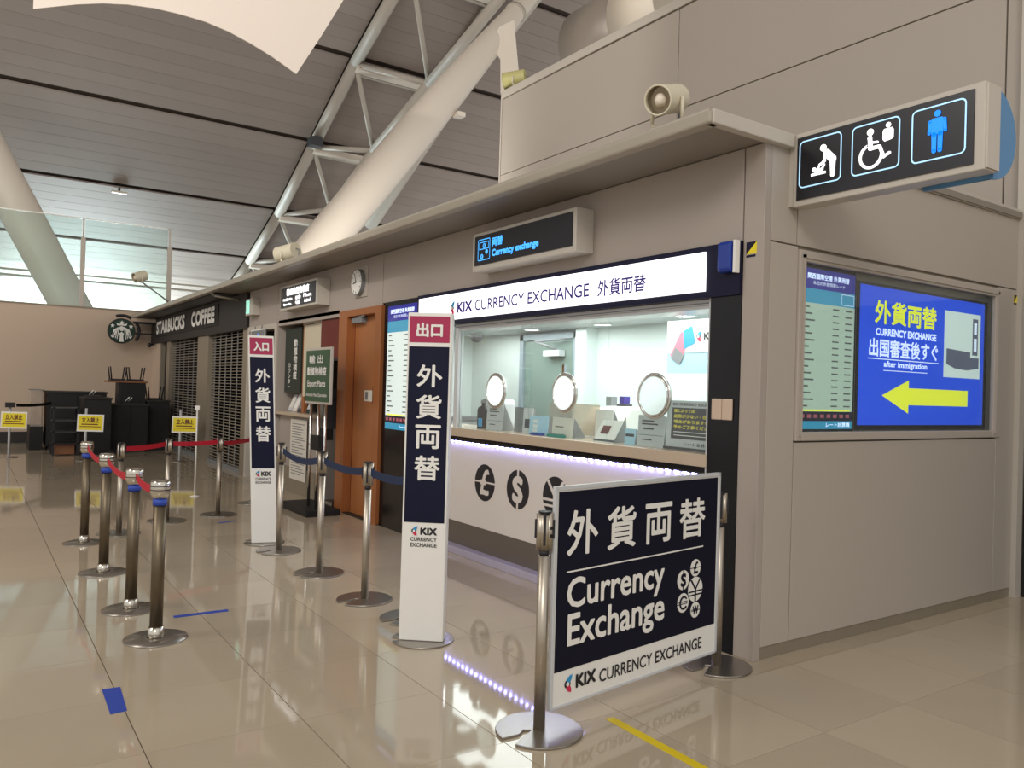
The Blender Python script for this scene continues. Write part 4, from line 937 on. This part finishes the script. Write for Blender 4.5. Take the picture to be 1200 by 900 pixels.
spot((-3.53, 3.50, 3.36), (.31, -.89, -.33), .088, .27, 'ivory spotlight on the canopy edge near the front corner', mount=(-3.46, 3.52, 3.10))
spot((-10.55, 3.50, 3.30), (-.85, -.45, -.15), .11, .30, 'ivory spotlight on the canopy edge at the foot of the white strut', mount=(-10.5, 3.5, 3.10))
spot((-10.80, 7.25, 6.62), (-.75, -.65, -.1), .13, .36, 'pale olive spotlight on the upper end corner of the back wall', 'olive', mount=(-10.8, 7.3, 6.42))
t = spot((-21.6, 3.48, 4.10), (.3, -.9, -.35), .12, .30, 'ivory spotlight on a thin boom beside the glass screen', mount=(-21.6, 3.52, 3.95))
MB().tube([(-21.6, 3.52, 3.97), (-21.75, 4.18, 3.55)], .018).build('boom', 'grey', t)

# ================================================================== QUEUE POSTS
def notch_disc(mb, r, z0, z1, ang):
    """flat round base with a hooked notch cut from its rim to the middle"""
    pts = []
    n = 44; gap = .40
    for i in range(n+1):
        a = gap/2+(2*PI-gap)*i/n; pts.append((r*math.cos(a), r*math.sin(a)))
    pts += [(r*.55, -.10*r), (r*.30, -.20*r), (.18*r, -.06*r), (.36*r, -.02*r), (r*.62, .06*r)]
    F = Matrix.Rotation(ang, 4, 'Z'); mb.prism(F, pts, z0, z1); return mb
def slim_post(label, loc, ang=-1.38):
    t = thing('queue_post', (0, 0, 0), label, 'queue post', 'slim steel queue posts')
    notch_disc(MB(), .20, 0, .012, ang).build('base_plate', 'disc', t, bev=.003)
    MB().cyl((0, 0, .012), (0, 0, .80), .027, n=28).build('pole', 'steel', t)
    MB().cyl((0, 0, .80), (0, 0, .825), .022, n=24).build('neck', 'ink', t)
    a = -.645
    h = MB()
    for s_ in (-1, 1):
        c_ = Vector((math.cos(a+PI/2)*.021*s_, math.sin(a+PI/2)*.021*s_, 0)); h.cyl(c_+Vector((0, 0, .825)), c_+Vector((0, 0, .995)), .0175, n=18)
    h.cyl((0, 0, .825), (0, 0, .99), .024, n=20)
    h.build('head', 'steel', t)
    b_ = MB()
    F = Matrix.Rotation(a, 4, 'Z'); b_.fbox(F, -.034, .034, -.006, .006, .85, .998); b_.fbox(F, -.006, .006, -.046, .046, .88, .965)
    b_.build('belt_slot', 'ink', t)
    MB().cyl((0, 0, .995), (0, 0, 1.002), .03, n=20).build('top_cap', 'ink', t)
    t.location = loc; return t
def stout_post(label, loc):
    t = thing('barrier_post', (0, 0, 0), label, 'queue post', 'stout bronze posts with silver caps')
    MB().lathe([(.18, 0), (.18, .006), (.06, .012)], n=44).build('base_plate', 'disc', t)
    MB().lathe([(.052, .012), (.045, .04), (.042, .075)], n=28).build('foot_cone', 'cap', t)
    MB().cyl((0, 0, .075), (0, 0, .80), .037, n=28).build('pole', 'steel_dark', t)
    MB().cyl((0, 0, .80), (0, 0, .838), .041, n=28).build('blue_tape', 'bluetape', t)
    MB().lathe([(.040, .838), (.055, .87), (.057, .90), (.057, .93), (.050, .950), (.01, .952)], n=28).build('cap', 'cap', t)
    for z in (.893, .915): MB().torus(frame((0, 0, z), (1, 0, 0), (0, 1, 0)), 0, 0, 0, .0565, .003, 28, 6).build('groove', 'ink', t)
    t.location = loc; return t
p0 = stout_post('stout bronze post nearest the camera with silver cap and red belt', (-5.146, .98, 0))
for loc, lb in (((-5.883, .957, 0), 'stout bronze post, second in the near row with red belt'), ((-7.095, .945, 0), 'stout bronze post, third in the near row with red belt'), ((-8.459, .955, 0), 'stout bronze post, last in the near row, in front of the yellow notice')):
    copy_tree(p0, loc, lb)
q0 = slim_post('slim steel post directly right of the left tall sign', (-7.31, 2.43, 0))
for loc, lb, zs in (((-6.30, 2.436, 0), 'slim steel post in front of the wooden door, middle of the navy belt', 1), ((-5.373, 2.426, 0), 'slim steel post left of the right tall sign', 1), ((-4.80, 2.50, 0), 'slim steel post mostly hidden behind the right tall sign', 1),
    ((-8.80, 1.30, 0), 'shorter dark post behind the near row, where the far red belt starts', .91), ((-9.39, 1.86, 0), 'shorter post behind the nearest bronze post, only its base clear of others', .91), ((-9.60, 2.46, 0), 'shorter steel post standing alone by the short blue tape', .91),
    ((-2.925, 2.20, 0), 'slim steel post holding the left side of the dark banner', 1), ((-3.115, 3.60, 0), 'slim steel post holding the right side of the dark banner', 1), ((-10.35, 3.1, 0), 'shorter steel post hidden behind the left tall sign at the red belt end', .88)):
    r_ = copy_tree(q0, loc, lb); r_.scale = (1, 1, zs)
def belt(name, pts, m_, label, sag=.05, z=.92, h=.05, group=None):
    mb = MB(); n_ = 12
    path = []
    for (a, b) in zip(pts, pts[1:]):
        a = Vector(a+(0,)) if len(a) == 2 else Vector(a); b = Vector(b+(0,)) if len(b) == 2 else Vector(b)
        for i in range(n_+1):
            t_ = i/n_; p = a.lerp(b, t_); path.append(Vector((p.x, p.y, z-sag*4*t_*(1-t_))))
    nn = Vector((path[0].y-path[-1].y, path[-1].x-path[0].x, 0)).normalized()*.0012
    vs = []
    for p in path: vs += [p+nn-Vector((0, 0, h/2)), p+nn+Vector((0, 0, h/2)), p-nn-Vector((0, 0, h/2)), p-nn+Vector((0, 0, h/2))]
    fs = []
    for i in range(len(path)-1):
        a = i*4; b = a+4; fs += [(a, b, b+1, a+1), (a+3, b+3, b+2, a+2), (a+1, b+1, b+3, a+3), (a+2, b+2, b, a)]
    mb.add(vs, fs, False); c_ = sum(path, Vector())/len(path); c_.z = z
    o = mb.build(name, m_, loc=c_); return tag(o, label, 'belt', group)
belt('queue_belt', [(-5.19, .975), (-5.84, .957)], 'red', 'red belt between the two nearest bronze posts', .035, .90)
belt('queue_belt', [(-5.93, .957), (-7.05, .945)], 'red', 'red belt between the second and third bronze posts', .05, .90)
belt('queue_belt', [(-7.14, .945), (-8.41, .955)], 'red', 'red belt between the third and last bronze posts', .05, .90)
belt('queue_belt', [(-8.80, 1.34), (-9.38, 1.83)], 'red', 'short red belt behind the near row of posts', .01, .85)
belt('queue_belt', [(-9.40, 1.89), (-9.59, 2.43)], 'red', 'red belt reaching the lone shorter post', .01, .85)
belt('queue_belt', [(-9.62, 2.49), (-10.33, 3.07)], 'red', 'red belt from the lone shorter post to behind the left tall sign', .01, .83)
belt('queue_belt', [(-7.27, 2.43), (-6.34, 2.436)], 'navybelt', 'navy belt between the left tall sign post and the middle post', .05, .93, .055)
belt('queue_belt', [(-6.26, 2.436), (-5.41, 2.428)], 'navybelt', 'navy belt crossing in front of the wooden door', .03, .93, .055)
belt('queue_belt', [(-5.33, 2.428), (-4.76, 2.44)], 'navybelt', 'navy belt running behind the right tall sign', .02, .93, .055)

# ------------------------------------------------------------------ tall signs
def tall_sign(origin, u, W, D, top, label, tilt=0):
    t = thing('tall_sign', (origin[0], origin[1], 0), label, 'sign', 'tall floor signs')
    F = frame(origin, u, Vector((0, 0, 1))-tilt*Vector(u).normalized()); F[0][0] = F[0][0]; H = 2.007
    MB().fbox(F, 0, W, .012, H, -D, 0).build('cover', 'white', t, bev=.006)
    MB().fbox(F, .012, W-.012, 1.825, 1.985, 0, .002).build('red_panel', 'crimson', t)
    MB().fbox(F, .012, W-.012, .73, 1.80, 0, .002).build('navy_panel', 'navy', t)
    lettering(F, [(top, W*.20, 1.858, W*.80, 1.945, .004)], 'white', t, .004)
    it = []
    for ch, z0, z1 in (('外', 1.554, 1.690), ('貨', 1.361, 1.507), ('両', 1.179, 1.325), ('替', .986, 1.137)): it.append((ch, W*.24, z0, W*.82, z1, .0032))
    lettering(F, it, 'white', t, .004, 'characters')
    lettering(F, [('KIX', W*.42, .655, W*.80, .700, .003), ('CURRENCY', W*.20, .617, W*.80, .640, .0005), ('EXCHANGE', W*.20, .582, W*.80, .606, .0005)], 'ink', t, .002, 'shop_name')
    logo_mark(F, W*.30, .678, .055, .003, t)
    c_ = F @ Vector((W/2, 0, -D/2-.02))
    mb = MB(); notch_disc(mb, .19, 0, .011, -2.0)
    for i in range(len(mb.v)): mb.v[i] = mb.v[i]+Vector((c_.x, c_.y, 0))
    mb.build('base_plate', 'disc', t, bev=.003)
    return t
tall_sign((-4.393, 2.216, 0), (.174, .211, 0), .272, .09, '出口', 'tall white sign marked 出口 with red head and navy body, the nearer one')
tall_sign((-7.72, 2.30, 0), (.06, .22, 0), .235, .09, '入口', 'tall white sign marked 入口 with red head and navy body, the farther one', .045)

# ------------------------------------------------------------------ banner frame
t = thing('queue_banner', (-3.0, 2.9, 0), 'dark framed banner reading Currency Exchange hung between two posts', 'banner')
B0 = Vector((-2.903, 2.249, 0)); B1 = Vector((-3.097, 3.56, 0)); F = frame(B0, B1-B0, (0, 0, 1))
W = 1.325
MB().fbox(F, 0, W, .10, 1.10, -.008, 0).build('board', 'white', t)
MB().fbox(F, .012, W-.012, .258, 1.088, 0, .002).build('navy_field', 'navy2', t)
mb = MB(); mb.fbox(F, -.012, W+.012, 1.095, 1.115, -.014, .006); mb.fbox(F, -.012, W+.012, .09, .103, -.014, .006)
mb.fbox(F, -.014, .004, .09, 1.115, -.014, .006); mb.fbox(F, W-.004, W+.014, .09, 1.115, -.014, .006); mb.build('frame', 'acryl', t, bev=.002)
for z in (.93, .965): MB().fbox(F, -.04, -.01, z-.045, z-.03, -.01, .004).build('hook', 'ink', t); MB().fbox(F, W+.01, W+.035, z-.045, z-.03, -.01, .004).build('hook', 'ink', t)
lettering(F, [('外', .07, .784, .288, .998, .0045), ('貨', .355, .78, .578, .992, .0045), ('両', .652, .776, .882, .985, .0045), ('替', .950, .770, 1.192, .986, .0045)], 'white', t, .004, 'characters')
lettering(F, [('Currency', .08, .497, .828, .683, .0042), ('Exchange', .09, .318, .836, .515, .0042)], 'white', t, .004)
MB().fbox(F, .077, 1.18, .709, .716, .002, .004).build('rule_line', 'white', t)
lettering(F, [('KIX', .159, .158, .302, .222, .004), ('CURRENCY EXCHANGE', .327, .146, 1.190, .208, .0006)], 'ink', t, .003, 'shop_name')
logo_mark(F, .112, .189, .075, .003, t)
coin(F, 1.114, .60, .047, '£', 'white', 'navy2', t, .002); coin(F, 1.0, .548, .053, '$', 'white', 'navy2', t, .002)
coin(F, 1.116, .482, .068, '¥', 'white', 'navy2', t, .002); coin(F, 1.003, .424, .052, '€', 'white', 'navy2', t, .002); coin(F, 1.120, .368, .043, 'W', 'white', 'navy2', t, .002)

# ------------------------------------------------------------------ yellow no-entry notices
def no_entry(x, y, label, tilt=0, h0=.55, h1=.87):
    t = thing('notice_stand', (x, y, 0), label, 'notice stand', 'yellow notice stands')
    u = Vector((.50, .86, 0)) if not tilt else Vector((.42, .90, 0)); F = frame((x, y, 0), u, Vector((0, 0, 1))+.03*u)
    MB().lathe([(.16, 0), (.16, .01), (.02, .02)], (x, y, 0), 28).build('base_plate', 'disc', t)
    MB().cyl((x, y, .02), (x, y, .98), .022, n=16).build('pole', 'acryl', t)
    F = F @ Matrix.Translation((.07, 0, 0))
    MB().fbox(F, -.24, .24, h0, h1, .022, .03).build('board', 'white', t)
    MB().fbox(F, -.215, .215, h0+.03, h1-.03, .03, .032).build('yellow_field', 'yellow_sign', t)
    lettering(F, [('立入禁止', -.16, h0+.165, .16, h0+.265, .003)], 'maroon', t, .034)
    MB().fbox(F, -.16, .14, h0+.125, h0+.145, .032, .034).fbox(F, -.19, .19, h0+.085, h0+.10, .032, .034).build('small_print', 'maroon', t)
    return t
no_entry(-16.82, 1.869, 'yellow no-entry notice on a white pole in front of the black furniture')
o = no_entry(-17.9, .70, 'yellow no-entry notice at the left edge, on a black-headed post')
MB().box(-17.99, -17.83, .62, .78, .95, 1.04).build('belt_head', 'ink', o)
no_entry(-16.18, 3.40, 'yellow no-entry notice in front of the coffee shop shutter')
belt('queue_belt', [(-17.95, .80), (-19.46, 1.50)], 'blackbelt', 'black belt from the left notice post to the large black counter', .02, .99, .06)
t = thing('slender_stand', (-11.237, 2.57, 0), 'slender white stand with a small plate before the coffee shop shutter', 'stand')
MB().lathe([(.06, 0), (.06, .01), (.012, .02)], (-11.237, 2.57, 0), 20).build('foot', 'white', t); MB().cyl((-11.237, 2.57, .01), (-11.237, 2.57, 1.2), .010, n=10).build('pole', 'white', t)
MB().fbox(frame((-11.237, 2.57, 0), (.5, .86, 0), (0, 0, 1)), -.03, .03, 1.16, 1.22, 0, .01).build('plate', 'white', t)

# ------------------------------------------------------------------ floor tapes
def tape(pts, m_, label):
    c_ = sum((Vector((x, y, 0)) for x, y in pts), Vector())/len(pts)
    mb = MB(); mb.prism(Matrix.Identity(4), pts, .0004, .0022); o = mb.build('floor_tape', m_, loc=c_); tag(o, label, 'tape')
tape([(-5.585, 1.165), (-5.535, 1.165), (-5.53, 1.510), (-5.58, 1.510)], 'bluetape', 'long blue tape line on the floor right of the nearest bronze post')
tape([(-4.425, .600), (-4.415, .682), (-4.085, .664), (-4.075, .592)], 'bluetape', 'short wide blue tape patch on the floor at lower left')
tape([(-9.07, 2.33), (-9.03, 2.33), (-9.10, 2.53), (-9.15, 2.53)], 'bluetape', 'small far blue tape beside the lone slim post')
tape([(-2.875, 2.553), (-2.868, 2.600), (-1.95, 2.595), (-1.95, 2.545)], 'yellowtape', 'yellow tape line on the floor in front of the dark banner')

sc.cycles.use_denoising = True
sc.cycles.max_bounces = 6; sc.cycles.diffuse_bounces = 4; sc.cycles.glossy_bounces = 4; sc.cycles.transparent_max_bounces = 12
sc.cycles.sample_clamp_indirect = 6
